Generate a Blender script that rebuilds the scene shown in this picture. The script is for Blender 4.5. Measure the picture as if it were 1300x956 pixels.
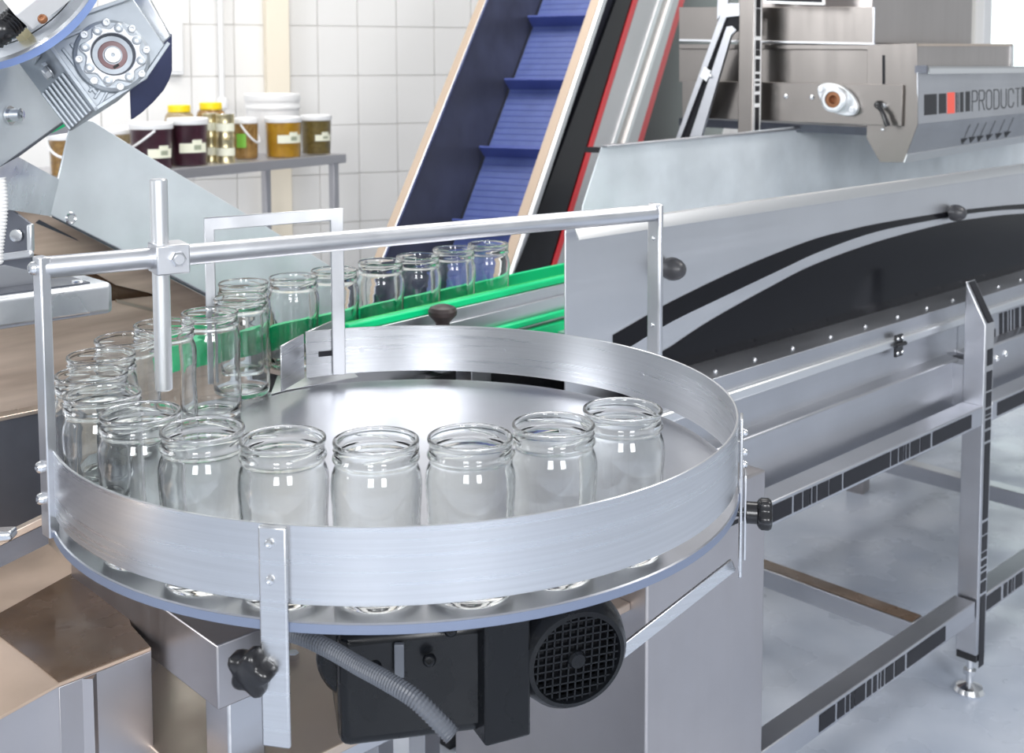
import bpy, bmesh, math, random
from mathutils import Vector as V, Matrix
random.seed(7)
for o in list(bpy.data.objects): bpy.data.objects.remove(o)
scn = bpy.context.scene
COL = scn.collection
# ------------------------------------------------------------------ camera
F_PX, PX, PITCH, ROLL, HY, CAM_H = 1464.55, 620.68, 0.0765, 0.0045, 90.83, 1.495
PY = HY + F_PX*math.tan(PITCH)
cp, sp = math.cos(PITCH), math.sin(PITCH)
_r = V((1, 0, 0)); _f = V((0, cp, -sp)); _d = _f.cross(_r)
CR = _r*math.cos(ROLL) + _d*math.sin(ROLL)
CD = -_r*math.sin(ROLL) + _d*math.cos(ROLL)
CAM = V((0, 0, CAM_H))
cam = bpy.data.cameras.new('camera'); cam_o = bpy.data.objects.new('camera', cam); COL.objects.link(cam_o)
m3 = Matrix((CR, -CD, -_f)).transposed()
cam_o.matrix_world = Matrix.Translation(CAM) @ m3.to_4x4()
cam.sensor_width = 36; cam.lens = F_PX/1300*36
cam.shift_x = (650-PX)/1300; cam.shift_y = (PY-478)/1300
cam.clip_start = .05
cam.dof.use_dof = True; cam.dof.focus_distance = 1.35; cam.dof.aperture_fstop = 10
scn.camera = cam_o
# ------------------------------------------------------------------ light
scn.view_settings.view_transform = 'Standard'; scn.view_settings.look = 'None'
scn.view_settings.gamma = 1; scn.view_settings.use_curve_mapping = False
scn.view_settings.exposure = 0.27
w = bpy.data.worlds.new('hall_daylight'); scn.world = w; w.use_nodes = True
w.node_tree.nodes['Background'].inputs[0].default_value = (.90, .95, 1, 1)
w.node_tree.nodes['Background'].inputs[1].default_value = .50
def area(name, loc, target, sx, sy, power, col=(1, 1, 1)):
    l = bpy.data.lights.new(name, 'AREA'); l.shape = 'RECTANGLE'; l.size = sx; l.size_y = sy
    l.energy = power; l.color = col
    o = bpy.data.objects.new(name, l); COL.objects.link(o); o.location = loc
    o.rotation_euler = (V(target)-V(loc)).to_track_quat('-Z', 'Y').to_euler()
    return o
area('window_light', (-.8, -3.4, 2.6), (0, 1.5, 1), 1.1, 1.6, 110, (.97, .98, 1))
area('window_light', (1.9, -3.2, 2.6), (.3, 1.5, 1), 1.1, 1.6, 110, (.97, .98, 1))
area('window_light', (-4.6, .2, 2.6), (-.2, 1.9, 1), 1.2, 1.6, 60, (.97, .98, 1))
area('hall_lamp', (.3, 3.4, 4.0), (.3, 3.6, 0), 2.2, 1.4, 72, (1, .98, .95))
area('hall_lamp', (-2.4, 3.6, 4.0), (-1.8, 4.8, 0), 1.6, 1.0, 24, (1, .98, .95))
area('hall_lamp', (3.0, 2.0, 4.0), (3.0, 2.2, 0), 1.6, 1.2, 60, (1, .98, .95))
scn.cycles.max_bounces = 16; scn.cycles.transmission_bounces = 16; scn.cycles.glossy_bounces = 6
scn.cycles.use_denoising = True; scn.cycles.sample_clamp_indirect = 3.0; scn.cycles.blur_glossy = 1.0
# ------------------------------------------------------------------ points from lines of sight
def ray(u, v): return CR*((u-PX)/F_PX) + CD*((v-PY)/F_PX) + _f
def Y(u, v, d): k = ray(u, v); return CAM + k*(d/k.y)
def Z(u, v, z): k = ray(u, v); return CAM + k*((z-CAM_H)/k.z)
def PL(u, v, p0, n): k = ray(u, v); return CAM + k*((p0-CAM).dot(n)/k.dot(n))
UP = V((0, 0, 1))
def frame(deg):
    a = math.radians(deg); return V((math.sin(a), math.cos(a), 0)), V((-math.cos(a), math.sin(a), 0))
A, B = frame(47.1)                      # long axis of the inspection machine and its left-hand side
def W(s, t, z): return A*s + B*t + UP*z
def T(u, v, t): return PL(u, v, B*t, B)
def s_at(u, t, z):
    s = 2.0
    for _ in range(30):
        p = W(s, t, z) - CAM; q = p.dot(CR)/p.dot(_f)*F_PX + PX
        p2 = W(s+.01, t, z) - CAM; q2 = p2.dot(CR)/p2.dot(_f)*F_PX + PX
        s += (u-q)/((q2-q)/.01)
    return s
def z_at(v, s, t):                      # height of the point above (s,t) seen at row v
    lo, hi = -1, 3
    for _ in range(50):
        m = (lo+hi)/2; p = W(s, t, m)-CAM
        if p.dot(CD)/p.dot(_f)*F_PX+PY > v: lo = m
        else: hi = m
    return lo
# ------------------------------------------------------------------ materials
MATS = {}
def mat(name, col, rough=.5, metal=0.0, **k):
    m = bpy.data.materials.new(name); m.use_nodes = True
    nt = m.node_tree; b = nt.nodes['Principled BSDF']
    b.inputs['Base Color'].default_value = (*col, 1); b.inputs['Roughness'].default_value = rough
    b.inputs['Metallic'].default_value = metal
    for key, val in k.get('inp', {}).items(): b.inputs[key].default_value = val
    sc = k.get('scale')
    if sc:
        tc = nt.nodes.new('ShaderNodeTexCoord'); mp = nt.nodes.new('ShaderNodeMapping'); mp.inputs['Scale'].default_value = sc
        mp.inputs['Rotation'].default_value = k.get('rot', (0, 0, 0))
        no = nt.nodes.new('ShaderNodeTexNoise'); no.inputs['Scale'].default_value = k.get('ns', 1); no.inputs['Detail'].default_value = k.get('det', 4)
        nt.links.new(tc.outputs['Object'], mp.inputs[0]); nt.links.new(mp.outputs[0], no.inputs['Vector'])
        mr = nt.nodes.new('ShaderNodeMapRange'); va = k.get('rv', .12)
        mr.inputs['From Min'].default_value = .3; mr.inputs['From Max'].default_value = .7
        mr.inputs['To Min'].default_value = max(.03, rough-va); mr.inputs['To Max'].default_value = rough+va
        nt.links.new(no.outputs['Fac'], mr.inputs['Value']); nt.links.new(mr.outputs[0], b.inputs['Roughness'])
        n2 = nt.nodes.new('ShaderNodeTexNoise'); n2.inputs['Scale'].default_value = k.get('bs', 3); n2.inputs['Detail'].default_value = 5
        nt.links.new((mp if k.get('streakcol') else tc).outputs[0 if k.get('streakcol') else 'Object'], n2.inputs['Vector'])
        mx = nt.nodes.new('ShaderNodeMix'); mx.data_type = 'RGBA'
        m2 = nt.nodes.new('ShaderNodeMapRange'); m2.inputs['From Min'].default_value = .33; m2.inputs['From Max'].default_value = .67
        nt.links.new(n2.outputs['Fac'], m2.inputs['Value']); nt.links.new(m2.outputs[0], mx.inputs[0])
        c2 = k.get('col2', tuple(c*k.get('cv', .88) for c in col))
        mx.inputs[6].default_value = (*col, 1); mx.inputs[7].default_value = (*c2, 1)
        nt.links.new(mx.outputs[2], b.inputs['Base Color'])
        if k.get('bump'):
            bp = nt.nodes.new('ShaderNodeBump'); bp.inputs['Strength'].default_value = k['bump']; bp.inputs['Distance'].default_value = .002
            nt.links.new(no.outputs['Fac'], bp.inputs['Height']); nt.links.new(bp.outputs[0], b.inputs['Normal'])
    MATS[name] = m
    return m
steel = mat('brushed_steel', (.76, .77, .79), .33, 1, scale=(3, 3, 130), bump=.06, rv=.07, cv=.93)
steel_r = mat('ring_steel', (.74, .75, .77), .3, 1, scale=(3, 3, 220), rv=.05, bs=1, streakcol=True, cv=.90)
steel_d = mat('disc_steel', (.50, .51, .55), .3, 1, scale=(5, 5, 5), ns=6, rv=.015, cv=.95)
steel_t = mat('tube_steel', (.70, .71, .74), .36, 1, scale=(20, 20, 20), bump=.03, rv=.06, cv=.92)
steel_m = mat('machine_steel', (.61, .62, .655), .36, 1, scale=(2, 2, 60), bump=.04, rv=.07, bs=4, cv=.88)
steel_h2 = mat('shaded_hopper_steel', (.27, .25, .235), .32, 1, scale=(40, 40, 3), rv=.03, bs=2.5, cv=.8)  # darker hopper steel, shade of the left-facing panels put into the colour
panel_steel = mat('panel_steel', (.78, .79, .82), .36, 1, scale=(2, 2, 60), rv=.05, bs=4, cv=.93)
ped_steel = mat('pedestal_steel', (.52, .50, .51), .36, 1, scale=(40, 40, 2), rv=.05, bs=6, cv=.9)
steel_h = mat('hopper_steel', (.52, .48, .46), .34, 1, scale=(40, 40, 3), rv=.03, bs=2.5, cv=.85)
bright = mat('polished_edge_steel', (.86, .87, .88), .35, 1)
galv = mat('galvanised_sheet', (.78, .83, .87), .42, .45, scale=(1, 1, 1), ns=9, rv=.12, bs=7, cv=.84, bump=.05)
galv_b = mat('bright_galvanised', (.80, .82, .85), .34, 1, scale=(1, 1, 1), ns=14, rv=.16, bs=10, cv=.8, bump=.12)
tan_steel = mat('warm_tinted_steel', (.66, .55, .46), .38, .8, scale=(8, 8, 8), cv=.88)  # on the trough edges, reflected surroundings put into the colour
tan_flange = mat('tan_flange_reflection', (.40, .31, .235), .45, .2)  # reflected warm tone put into the colour of the steel flange
brown_sheet = mat('streaked_brown_reflection', (.72, .57, .46), .42, .25, scale=(1.2, 1.2, 14), rot=(0, math.radians(24), 0), ns=2.2, bs=2.4, streakcol=True, col2=(.44, .33, .26), bump=.03)  # streaked steel, brown of reflected wood put into the colour
rust_brown = mat('rust_brown_sheet', (.15, .095, .06), .25, .15, scale=(1, 1, 1), ns=16, bs=9, col2=(.10, .065, .042), bump=.25, rv=.18)
tan_sheet = mat('tan_tray_sheet', (.62, .48, .38), .45, .3, scale=(1, 1, 1), ns=16, bs=7, col2=(.5, .38, .29), bump=.05)
dark_sheet = mat('dark_grey_sheet', (.16, .17, .2), .38, .7, scale=(20, 20, 2), rv=.1, bs=10, cv=.8)
guard_blue = mat('blue_grey_guard_sheet', (.085, .09, .12), .4, .35, scale=(1, 1, 1), ns=10, rv=.1, bs=5, cv=.75)
navy = mat('navy_painted_plate', (.045, .055, .13), .45, .1, scale=(1, 1, 1), ns=20, bs=14, cv=.7)
belt_blue = mat('blue_belt_plastic', (.10, .14, .37), .5, 0, scale=(60, 60, 60), bs=20, cv=.85)
flight_blue = mat('blue_flight_plastic', (.075, .105, .34), .45)
black_gloss = mat('black_gloss', (.006, .006, .008), .15, 0, inp={'Specular IOR Level': .2})
black_decal = mat('black_vinyl', (.012, .012, .016), .35, 0, inp={'Specular IOR Level': .2})
red_vinyl = mat('red_vinyl', (.80, .03, .04), .4)
orange_vinyl = mat('orange_red_vinyl', (.9, .10, .06), .4)
pale_panel = mat('pale_painted_panel', (.62, .62, .63), .35, .4)
green = mat('green_guide_plastic', (.0, .60, .22), .35, 0, inp={'Specular IOR Level': .3})
green_edge = mat('green_guide_edge', (.10, .66, .22), .4)
black_plastic = mat('black_plastic', (.012, .012, .014), .25)
knob_brown = mat('dark_brown_plastic', (.035, .025, .024), .4)
motor_black = mat('black_motor_paint', (.007, .008, .010), .25, 0, inp={'Specular IOR Level': .3}, scale=(1, 1, 1), ns=30, bump=.1, rv=.08)
hose_grey = mat('grey_conduit_plastic', (.11, .12, .14), .4)
white_plastic = mat('white_plastic', (.86, .86, .86), .4)
yellow_lid = mat('yellow_lid_plastic', (.95, .70, .01), .4)
alu = mat('cast_aluminium', (.46, .50, .54), .45, .6, scale=(1, 1, 1), ns=60, bump=.12, rv=.06, bs=20, cv=.9)
alu_hi = mat('machined_aluminium', (.70, .72, .74), .4, .7)
shaft_m = mat('brown_seal_rubber', (.28, .17, .17), .45)
blue_edge = mat('blue_flange_paint', (.30, .42, .78), .4)
disc_edge_m = mat('blue_grey_disc_edge', (.22, .26, .36), .4, .5)
chrome = mat('chrome_bolt', (.82, .83, .85), .2, 1)
gold = mat('gold_tin', (.74, .65, .40), .3, .9)
label_m = mat('cream_label', (.84, .84, .68), .6)
label_dark = mat('grey_green_print', (.35, .38, .28), .6)
green_label = mat('green_label', (.18, .45, .05), .5)
bear = mat('bearing_rust', (.35, .16, .08), .5, .6)
tile_m = mat('white_glazed_tile', (.82, .805, .78), .28)
grout = mat('tile_grout', (.70, .68, .64), .8)
pilaster_m = mat('cream_paint', (.84, .76, .62), .6)
table_m = mat('table_steel', (.52, .51, .53), .4, .8)
def liquid(name, c, c2): return mat(name, c, .35, 0, scale=(1, 1, 1), ns=30, bs=70, col2=c2, rv=.05)
plum = liquid('plum_preserve', (.055, .012, .028), (.09, .03, .045))
yellow_f = liquid('yellow_preserve', (.72, .40, .02), (.62, .30, .02))
olive_f = liquid('olive_preserve', (.30, .22, .06), (.18, .13, .04))
amber_f = liquid('amber_preserve', (.55, .33, .10), (.34, .18, .05))
beige_f = liquid('beige_preserve', (.66, .54, .34), (.55, .40, .22))
clear_pl = mat('clear_bucket_plastic', (.95, .95, .95), .1, 0, inp={'Transmission Weight': 1.0, 'IOR': 1.2})
glass = mat('jar_glass', (.975, .99, .982), .0, 0, inp={'Transmission Weight': 1.0, 'IOR': 1.5})
sky_pane = mat('bright_window_pane', (.9, 1, .97), .2, 0, inp={'Emission Color': (.88, 1, .96, 1), 'Emission Strength': 1.1})
floor_m = mat('worn_concrete', (.56, .60, .67), .3, 0, scale=(1, 1, 1), ns=5, bs=2.3, col2=(.36, .41, .50), rv=.16, bump=.04)
# ------------------------------------------------------------------ mesh building
class MB:
    def __init__(s): s.v = []; s.f = []
    def add(s, vs, fs):
        n = len(s.v); s.v += [V(x) for x in vs]; s.f += [tuple(i+n for i in q) for q in fs]; return s
    def box(s, c, size, ax=None):
        ax = ax or (V((1, 0, 0)), V((0, 1, 0)), UP); c = V(c)
        h = [ax[i]*(size[i]/2) for i in range(3)]
        vs = [c+h[0]*x+h[1]*y+h[2]*z for x in (-1, 1) for y in (-1, 1) for z in (-1, 1)]
        return s.add(vs, [(0, 1, 3, 2), (4, 6, 7, 5), (0, 4, 5, 1), (2, 3, 7, 6), (0, 2, 6, 4), (1, 5, 7, 3)])
    def prism(s, pts, vec):
        pts = [V(p) for p in pts]; n = len(pts); vec = V(vec)
        fs = [tuple(range(n))[::-1], tuple(range(n, 2*n))] + [(i, (i+1) % n, n+(i+1) % n, n+i) for i in range(n)]
        return s.add(pts+[p+vec for p in pts], fs)
    def lathe(s, prof, o, axis=UP, n=32, x=None):
        o = V(o); axis = V(axis).normalized()
        x = (V(x) if x else (V((1, 0, 0)) if abs(axis.x) < .9 else V((0, 1, 0)))); x = (x-axis*x.dot(axis)).normalized(); y = axis.cross(x)
        vs = []; idx = []
        for r, z in prof:
            if r < 1e-7: idx.append([len(vs)]); vs.append(o+axis*z)
            else:
                idx.append(list(range(len(vs), len(vs)+n)))
                vs += [o+axis*z+(x*math.cos(2*math.pi*k/n)+y*math.sin(2*math.pi*k/n))*r for k in range(n)]
        fs = []
        for i in range(len(prof)-1):
            p, q = idx[i], idx[i+1]
            for k in range(n):
                k2 = (k+1) % n
                if len(p) == 1 and len(q) == 1: break
                if len(p) == 1: fs.append((p[0], q[k2], q[k]))
                elif len(q) == 1: fs.append((p[k], p[k2], q[0]))
                else: fs.append((p[k], p[k2], q[k2], q[k]))
        return s.add(vs, fs)
    def cyl(s, p0, p1, r, n=20, r2=None):
        p0 = V(p0); d = V(p1)-p0; r2 = r if r2 is None else r2
        return s.lathe([(0, 0), (r, 0), (r2, d.length), (0, d.length)], p0, d, n)
    def tube(s, pts, r, n=12):
        pts = [V(p) for p in pts]; N = len(pts); rr = r if isinstance(r, list) else [r]*N
        t0 = (pts[1]-pts[0]).normalized(); x = t0.orthogonal().normalized(); vs = []
        for i, p in enumerate(pts):
            t = (pts[min(i+1, N-1)]-pts[max(i-1, 0)]).normalized(); x = (x-t*x.dot(t)).normalized(); y = t.cross(x)
            vs += [p+(x*math.cos(2*math.pi*k/n)+y*math.sin(2*math.pi*k/n))*rr[i] for k in range(n)]
        fs = [(i*n+k, i*n+(k+1) % n, (i+1)*n+(k+1) % n, (i+1)*n+k) for i in range(N-1) for k in range(n)]
        fs += [tuple(range(n))[::-1], tuple(range((N-1)*n, N*n))]
        return s.add(vs, fs)
    def arc_band(s, c, r0, r1, z0, z1, a0, a1, n):
        vs = []
        for i in range(n+1):
            a = a0+(a1-a0)*i/n; d = V((math.cos(a), math.sin(a), 0))
            vs += [c+d*r0+UP*z0, c+d*r1+UP*z0, c+d*r1+UP*z1, c+d*r0+UP*z1]
        fs = [(0, 1, 2, 3), (n*4+3, n*4+2, n*4+1, n*4)]
        for i in range(n):
            for k in range(4): fs.append((i*4+k, (i+1)*4+k, (i+1)*4+(k+1) % 4, i*4+(k+1) % 4))
        return s.add(vs, fs)
    def build(s, name, m, parent=None, bevel=0, seg=2, ang=32, origin=None):
        off = V((0, 0, 0)); p = parent
        while p: off += p.location; p = p.parent
        if origin is not None: loc = V(origin)-off; off = V(origin)
        else: loc = V((0, 0, 0))
        me = bpy.data.meshes.new(name); bm = bmesh.new()
        vs = [bm.verts.new(v-off) for v in s.v]
        for q in s.f:
            try: bm.faces.new([vs[i] for i in q])
            except ValueError: pass
        bmesh.ops.recalc_face_normals(bm, faces=bm.faces)
        lim = math.radians(ang)
        for e in bm.edges:
            if len(e.link_faces) == 2: e.smooth = e.calc_face_angle(0) < lim
        for q in bm.faces: q.smooth = True
        bm.to_mesh(me); bm.free()
        me.materials.append(m)
        o = bpy.data.objects.new(name, me); COL.objects.link(o); o.location = loc
        if parent: o.parent = parent
        if bevel:
            b = o.modifiers.new('bevel', 'BEVEL'); b.width = bevel; b.segments = seg; b.limit_method = 'ANGLE'; b.angle_limit = math.radians(40); b.harden_normals = False
        return o
def tag(o, label=None, cat=None, group=None, kind=None):
    for k, x in (('label', label), ('category', cat), ('group', group), ('kind', kind)):
        if x: o[k] = x
    return o
def thing(name, loc, label, cat, group=None):
    o = bpy.data.objects.new(name, None); COL.objects.link(o); o.location = loc; o.empty_display_size = .05
    return tag(o, label, cat, group)
def copy_tree(o, parent=None, shift=V((0, 0, 0))):
    c = o.copy(); COL.objects.link(c); c.parent = parent
    if parent is None: c.location = o.location + shift
    for ch in list(o.children): copy_tree(ch, c)
    return c
def bolt(p, n, r, parent, name='bolt', m=None, h=None):          # dome-head bolt with a hex socket
    h = h or r*.7
    prof = [(0, h*.55), (r*.38, h*.55), (r*.40, h), (r*.62, h*.95), (r*.88, h*.62), (r, h*.1), (r, -h*.3)]
    return MB().lathe(prof, p, n, 14).build(name, m or chrome, parent)
def hexbolt(p, n, r, h, parent, name='bolt', m=None):
    n = V(n).normalized()
    return MB().lathe([(0, h), (r*.85, h), (r, h*.85), (r, 0)], p, n, 6).lathe([(r*1.25, 0), (r*1.25, -r*.2)], p, n, 16).build(name, m or chrome, parent)
def star_knob(c, axis, r, h, parent, m, name='knob', lobes=5):
    axis = V(axis).normalized(); x = axis.orthogonal().normalized(); y = axis.cross(x); n = 50; mb = MB(); vs = []
    layers = [(0, .72), (.12, .9), (.3, 1), (.75, 1), (.93, .9), (1, .72)]
    for k, sc in layers:
        for i in range(n):
            a = 2*math.pi*i/n; rr = r*sc*(.86+.14*math.cos(lobes*a))
            vs.append(V(c)+axis*(h*k)+(x*math.cos(a)+y*math.sin(a))*rr)
    fs = [(l*n+i, l*n+(i+1) % n, (l+1)*n+(i+1) % n, (l+1)*n+i) for l in range(len(layers)-1) for i in range(n)]
    fs += [tuple(range(n))[::-1], tuple(range((len(layers)-1)*n, len(layers)*n))]
    return mb.add(vs, fs).build(name, m, parent, ang=50)
# ================================================================== SETTING
floor = MB().box((1.5, 4, -.06), (16, 16, .12)).build('floor', floor_m); tag(floor, kind='structure')
WD = V((math.sin(math.radians(66)), math.cos(math.radians(66)), 0)); WN = V((WD.y, -WD.x, 0)); W0 = V((-.6, 5.8, 0))
tag(MB().box((1.5, 3.2, 4.26), (17, 17, .12)).build('ceiling', mat('painted_ceiling', (.52, .52, .52), .8)), kind='structure')
wb = MB().box(W0+WD*2.2-WN*.12+UP*2.1, (13, .20, 4.2), (WD, WN, UP)).build('wall_back', grout); tag(wb, kind='structure')
def wp(k, z, off=0): return W0+WD*k+WN*off+UP*z
TW, TH = .205, .245; tiles = 0; rest = MB(); tile_me = None
for j in range(17):
    for i in range(-22, 42):
        c = wp(i*TW+.05, .13+j*TH, -.0175); 
        if abs(i*TW+.05-4.95) < .85 and .8 < .13+j*TH < 2.7: continue
        if -10 <= i <= 9 and 2 <= j <= 9:
            if tile_me is None:
                t = MB().box(c, (TW-.003, .012, TH-.003), (WD, WN, UP)).build('tile', tile_m, wb, bevel=.0012, seg=1, origin=c); tile_me = t
            else:
                t = tile_me.copy(); COL.objects.link(t); t.location = c+WN*random.uniform(-.0006, .0006)
        else: rest.box(c, (TW-.003, .012, TH-.003), (WD, WN, UP))
tag(rest.build('wall_tiling', tile_m, wb), kind='stuff')
kp = s_k = None
def wall_k(u, v=120):
    p = PL(u, v, W0, WN); return (p-W0).dot(WD)
k0, k1 = wall_k(336), wall_k(365)
tag(MB().box(wp((k0+k1)/2, 2.1, .025), (k1-k0, .07, 4.2), (WD, WN, UP)).build('trim_1', pilaster_m, bevel=.004), kind='structure')
kk = wall_k(281); pt = thing('wall_pipe', wp(kk, 0, .02), 'white vertical conduit pipe on tiled wall, above the shelf', 'pipe')
zp = PL(281, 124, W0, WN).z
MB().cyl(wp(kk, zp, .02), wp(kk, 4, .02), .0135).build('pipe_run', white_plastic, pt)
MB().lathe([(0, 0), (.024, 0), (.026, .01), (.026, .04), (.02, .05), (0, .05)], wp(kk, zp-.05, .026)).build('end_fitting', white_plastic, pt)
for zz in (zp+.5, zp+1.2): MB().box(wp(kk, zz, .006), (.05, .03, .02), (WD, WN, UP)).build('pipe_clip', white_plastic, pt)
kj0, kj1 = wall_k(211), wall_k(233); zj0, zj1 = PL(222, 95, W0, WN).z, PL(222, 27, W0, WN).z
jb = MB().box(wp((kj0+kj1)/2, (zj0+zj1)/2, .008), (kj1-kj0, .04, zj1-zj0), (WD, WN, UP)).build('wall_box', white_plastic, bevel=.004)
tag(jb, 'flat white cover box on the tiled wall, left of the pipe', 'box')
MB().box(wp((kj0+kj1)/2, (zj0+zj1)/2, .03), ((kj1-kj0)*.84, .006, (zj1-zj0)*.88), (WD, WN, UP)).build('cover', white_plastic, jb, bevel=.002)
wn = MB(); 
for z in (.86, 2.62): wn.box(wp(4.95, z, 0), (1.7, .1, .07), (WD, WN, UP))
for k in (4.14, 4.95, 5.76): wn.box(wp(k, 1.74, 0), (.07, .1, 1.8), (WD, WN, UP))
wn = wn.build('window_1', white_plastic, bevel=.004); tag(wn, kind='structure')
MB().box(wp(4.95, 1.74, -.01), (1.6, .012, 1.72), (WD, WN, UP)).build('pane', sky_pane, wn)

# ================================================================== ROTARY TABLE
RC = V((-.1074, 1.3741, 0)); RR = .4; ZD = 1.015; ZB, ZT = 1.0295, 1.101
D2 = math.radians
def rp(deg, r=RR, z=0): return RC + V((math.cos(D2(deg)), math.sin(D2(deg)), 0))*r + UP*z
def rax(deg): d = V((math.cos(D2(deg)), math.sin(D2(deg)), 0)); return d, V((-d.y, d.x, 0)), UP
def ring_deg(u):
    lo_, hi_ = 80, 130
    for _ in range(40):
        m_ = (lo_+hi_)/2; q = rp(m_, .3975, 1.101)-CAM
        if q.dot(CR)/q.dot(_f)*F_PX+PX > u: lo_ = m_
        else: hi_ = m_
    return lo_+360
rt = thing('rotary_table', RC.copy(), 'round stainless steel rotary table with a ring guard, feeding jars onto its disc', 'turntable')
MB().lathe([(0, -.0105), (.4, -.0105), (.4015, -.009), (.4015, -.0012), (.4003, 0), (0, 0)], RC+UP*ZD, UP, 128).build('disc', steel_d, rt)
MB().arc_band(RC, .4012, .4021, ZD-.0098, ZD-.0012, 0, 2*math.pi, 128).build('disc_edge', disc_edge_m, rt)
MB().arc_band(RC, .3975, RR, ZB, ZT, D2(205), D2(ring_deg(388)), 150).build('guard_ring', steel_r, rt, bevel=.0006, seg=1)
MB().lathe([(0, 0), (.05, 0), (.05, .10), (.12, .115), (.12, .125), (0, .125)], RC+UP*(ZD-.137), UP, 24).build('hub', steel_t, rt)
# end of the ring: slot plate, return flange, gate plate and transfer plate
e0 = rp(ring_deg(388.5), .399); ef = Z(425, 405, ZT); ef.z = 0
dr = (ef-e0).normalized(); nr = V((dr.y, -dr.x, 0))
MB().prism([e0+UP*ZB, ef+UP*ZB, ef+UP*ZT, e0+UP*ZT], nr*.0025).build('return_flange', steel_r, rt, bevel=.0008, seg=1)
d_, t_, _ = rax(471)
slot = MB()
sdg = ring_deg(416); sc_ = rp(sdg, .3971, (ZB+ZT)/2-.001); d_, t_, _ = rax(sdg)
slot.box(sc_, (.0012, .030, .0085), (d_, t_, UP))
slot.build('slot', black_decal, rt, bevel=.0005)
for dg in (ring_deg(459), ring_deg(488)): MB().cyl(rp(dg, .3982, 1.066), rp(dg, .3965, 1.066), .0045, 12).build('screw', steel_t, rt)
for dg in (431, 396, 395.5): MB().cyl(rp(dg, .3982, 1.066), rp(dg, .3968, 1.066), .0028, 10).build('screw', steel_t, rt)
g0 = Z(357, 440, 1.098); g0.z = 0; g1 = Z(386, 424, 1.099); g1.z = 0
gd = (g1-g0).normalized(); gn = V((-gd.y, gd.x, 0))
MB().prism([g0+UP*1.031, g1+UP*1.031, g1+UP*1.099, g0+UP*1.099], gn*.0025).build('gate_plate', steel_r, rt, bevel=.0008, seg=1)
MB().prism([Z(u, v, ZD+.0012) for u, v in ((344, 501), (362, 496), (455, 479), (448, 473), (400, 470), (352, 478))], UP*.001).build('transfer_plate', bright, rt)
# handrail over the ring
def bar_box(deg, r, z0, z1, wt, th): 
    d, t, _ = rax(deg); return MB().box(rp(deg, r, (z0+z1)/2), (th, wt, z1-z0), (d, t, UP))
LB, RB = 207.5, 33.2
zl, zr_ = 1.306, 1.311
LO = 225; lo_d, lo_t, _ = rax(LO); LPC = rp(LB, RR+.0075)+V((.004, 0, 0))
lb = MB().box(LPC+UP*(1.008+zl)/2, (.0115, .019, zl-1.008), (lo_d, lo_t, UP)).build('guard_post', steel_t, rt, bevel=.0015)
rb = bar_box(RB, RR+.0055, 1.02, zr_, .026, .0085).build('guard_post', steel_t, rt, bevel=.003)
PLp = rp(LB, RR+.0055, 1.2935); PRp = rp(RB, RR+.0055, 1.298)
pd = (PRp-PLp).normalized()
MB().cyl(PLp+pd*.004, PRp-pd*.003, .0118, 28).build('handrail', steel_t, rt)
dl, tl, _ = rax(LB)
for z in (1.083, 1.049): bolt(LPC+lo_d*.0062-lo_t*.003+UP*z, lo_d, .0066, rt, h=.006)
bolt(LPC+lo_d*.0062-lo_t*.003+UP*1.294, lo_d, .0075, rt, h=.006)
for z in (1.262, 1.14): bolt(rp(RB, RR+.001, z), -rax(RB)[0], .0035, rt, h=.002)
pc = PLp + pd*((PRp-PLp).length*.163)
px_, pn = pd, V((pd.y, -pd.x, 0))
MB().box(pc+pn*.006, (.036, .040, .032), (px_, pn, UP)).build('clamp_block', steel_t, rt, bevel=.0015)
hexbolt(pc+pn*.026+px_*.004+UP*.001, pn, .0085, .007, rt); 
MB().cyl(pc+pn*.030+px_*.004+UP*.001, pc+pn*.0345+px_*.004+UP*.001, .0052, 14).build('bolt_head', steel_t, rt)
rodp = pc+pn*.0; rodp.z = 0; rodp += px_*-.001
rodp = Y(204, 335, pc.y); rodp.z = 0
MB().lathe([(0, 0), (.0085, 0), (.0095, .001), (.0095, .233), (.0085, .2345), (0, .2345)], rodp+UP*1.1455, UP, 28).build('vertical_rod', bright, rt)
# flat-bar frame across the jar inlet
fr = rp(ring_deg(437), .394); fl = V((-.4235, 1.70, 0)); fd = (fl-fr).normalized(); fn = V((-fd.y, fd.x, 0))
frm = MB(); ZF = 1.289; bw = .020
out = [fr+UP*1.031, fr+UP*ZF, fl+UP*(ZF-.008), fl+UP*1.03, fl-fd*bw*.75+UP*1.03, fl-fd*bw*.75+UP*(ZF-.008-.019), fr+fd*bw+UP*(ZF-.019), fr+fd*bw+UP*1.031]
frm.prism([p for p in out], fn*.006).build('inlet_frame', steel_t, rt, bevel=.0012, seg=1)
# front and right brackets with star knobs
db, tb, _ = rax(258.2)
MB().box(rp(258.2, RR+.004, (ZT+.90)/2), (.005, .0265, ZT-.90), (db, tb, UP)).build('bracket', steel_r, rt, bevel=.002)
for z in (1.086, 1.053): bolt(rp(258.2, RR+.0065, z)-tb*.002, db, .0046, rt, h=.004)
kc = Y(326, 845, .985); kax = (db*.9+V((-.25, -.1, -.18))).normalized()
MB().cyl(kc-kax*.016, kc, .006).build('knob_stem', chrome, rt)
star_knob(kc-kax*.004, kax, .023, .022, rt, black_plastic)
DR = 348.5; dk, tk, _ = rax(DR)
MB().box(rp(DR, RR+.0035, (ZT+.915)/2), (.004, .027, ZT-.915), (dk, tk, UP)).build('bracket', steel_r, rt, bevel=.0015)
MB().box(rp(DR, RR+.0085, .985), (.003, .022, .10), (dk, tk, UP)).build('bracket_plate', steel_t, rt, bevel=.001)
for z in (1.083, 1.06, 1.046): bolt(rp(DR, RR+.0055, z)-tk*.004, dk, .0045, rt, h=.005)
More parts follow.
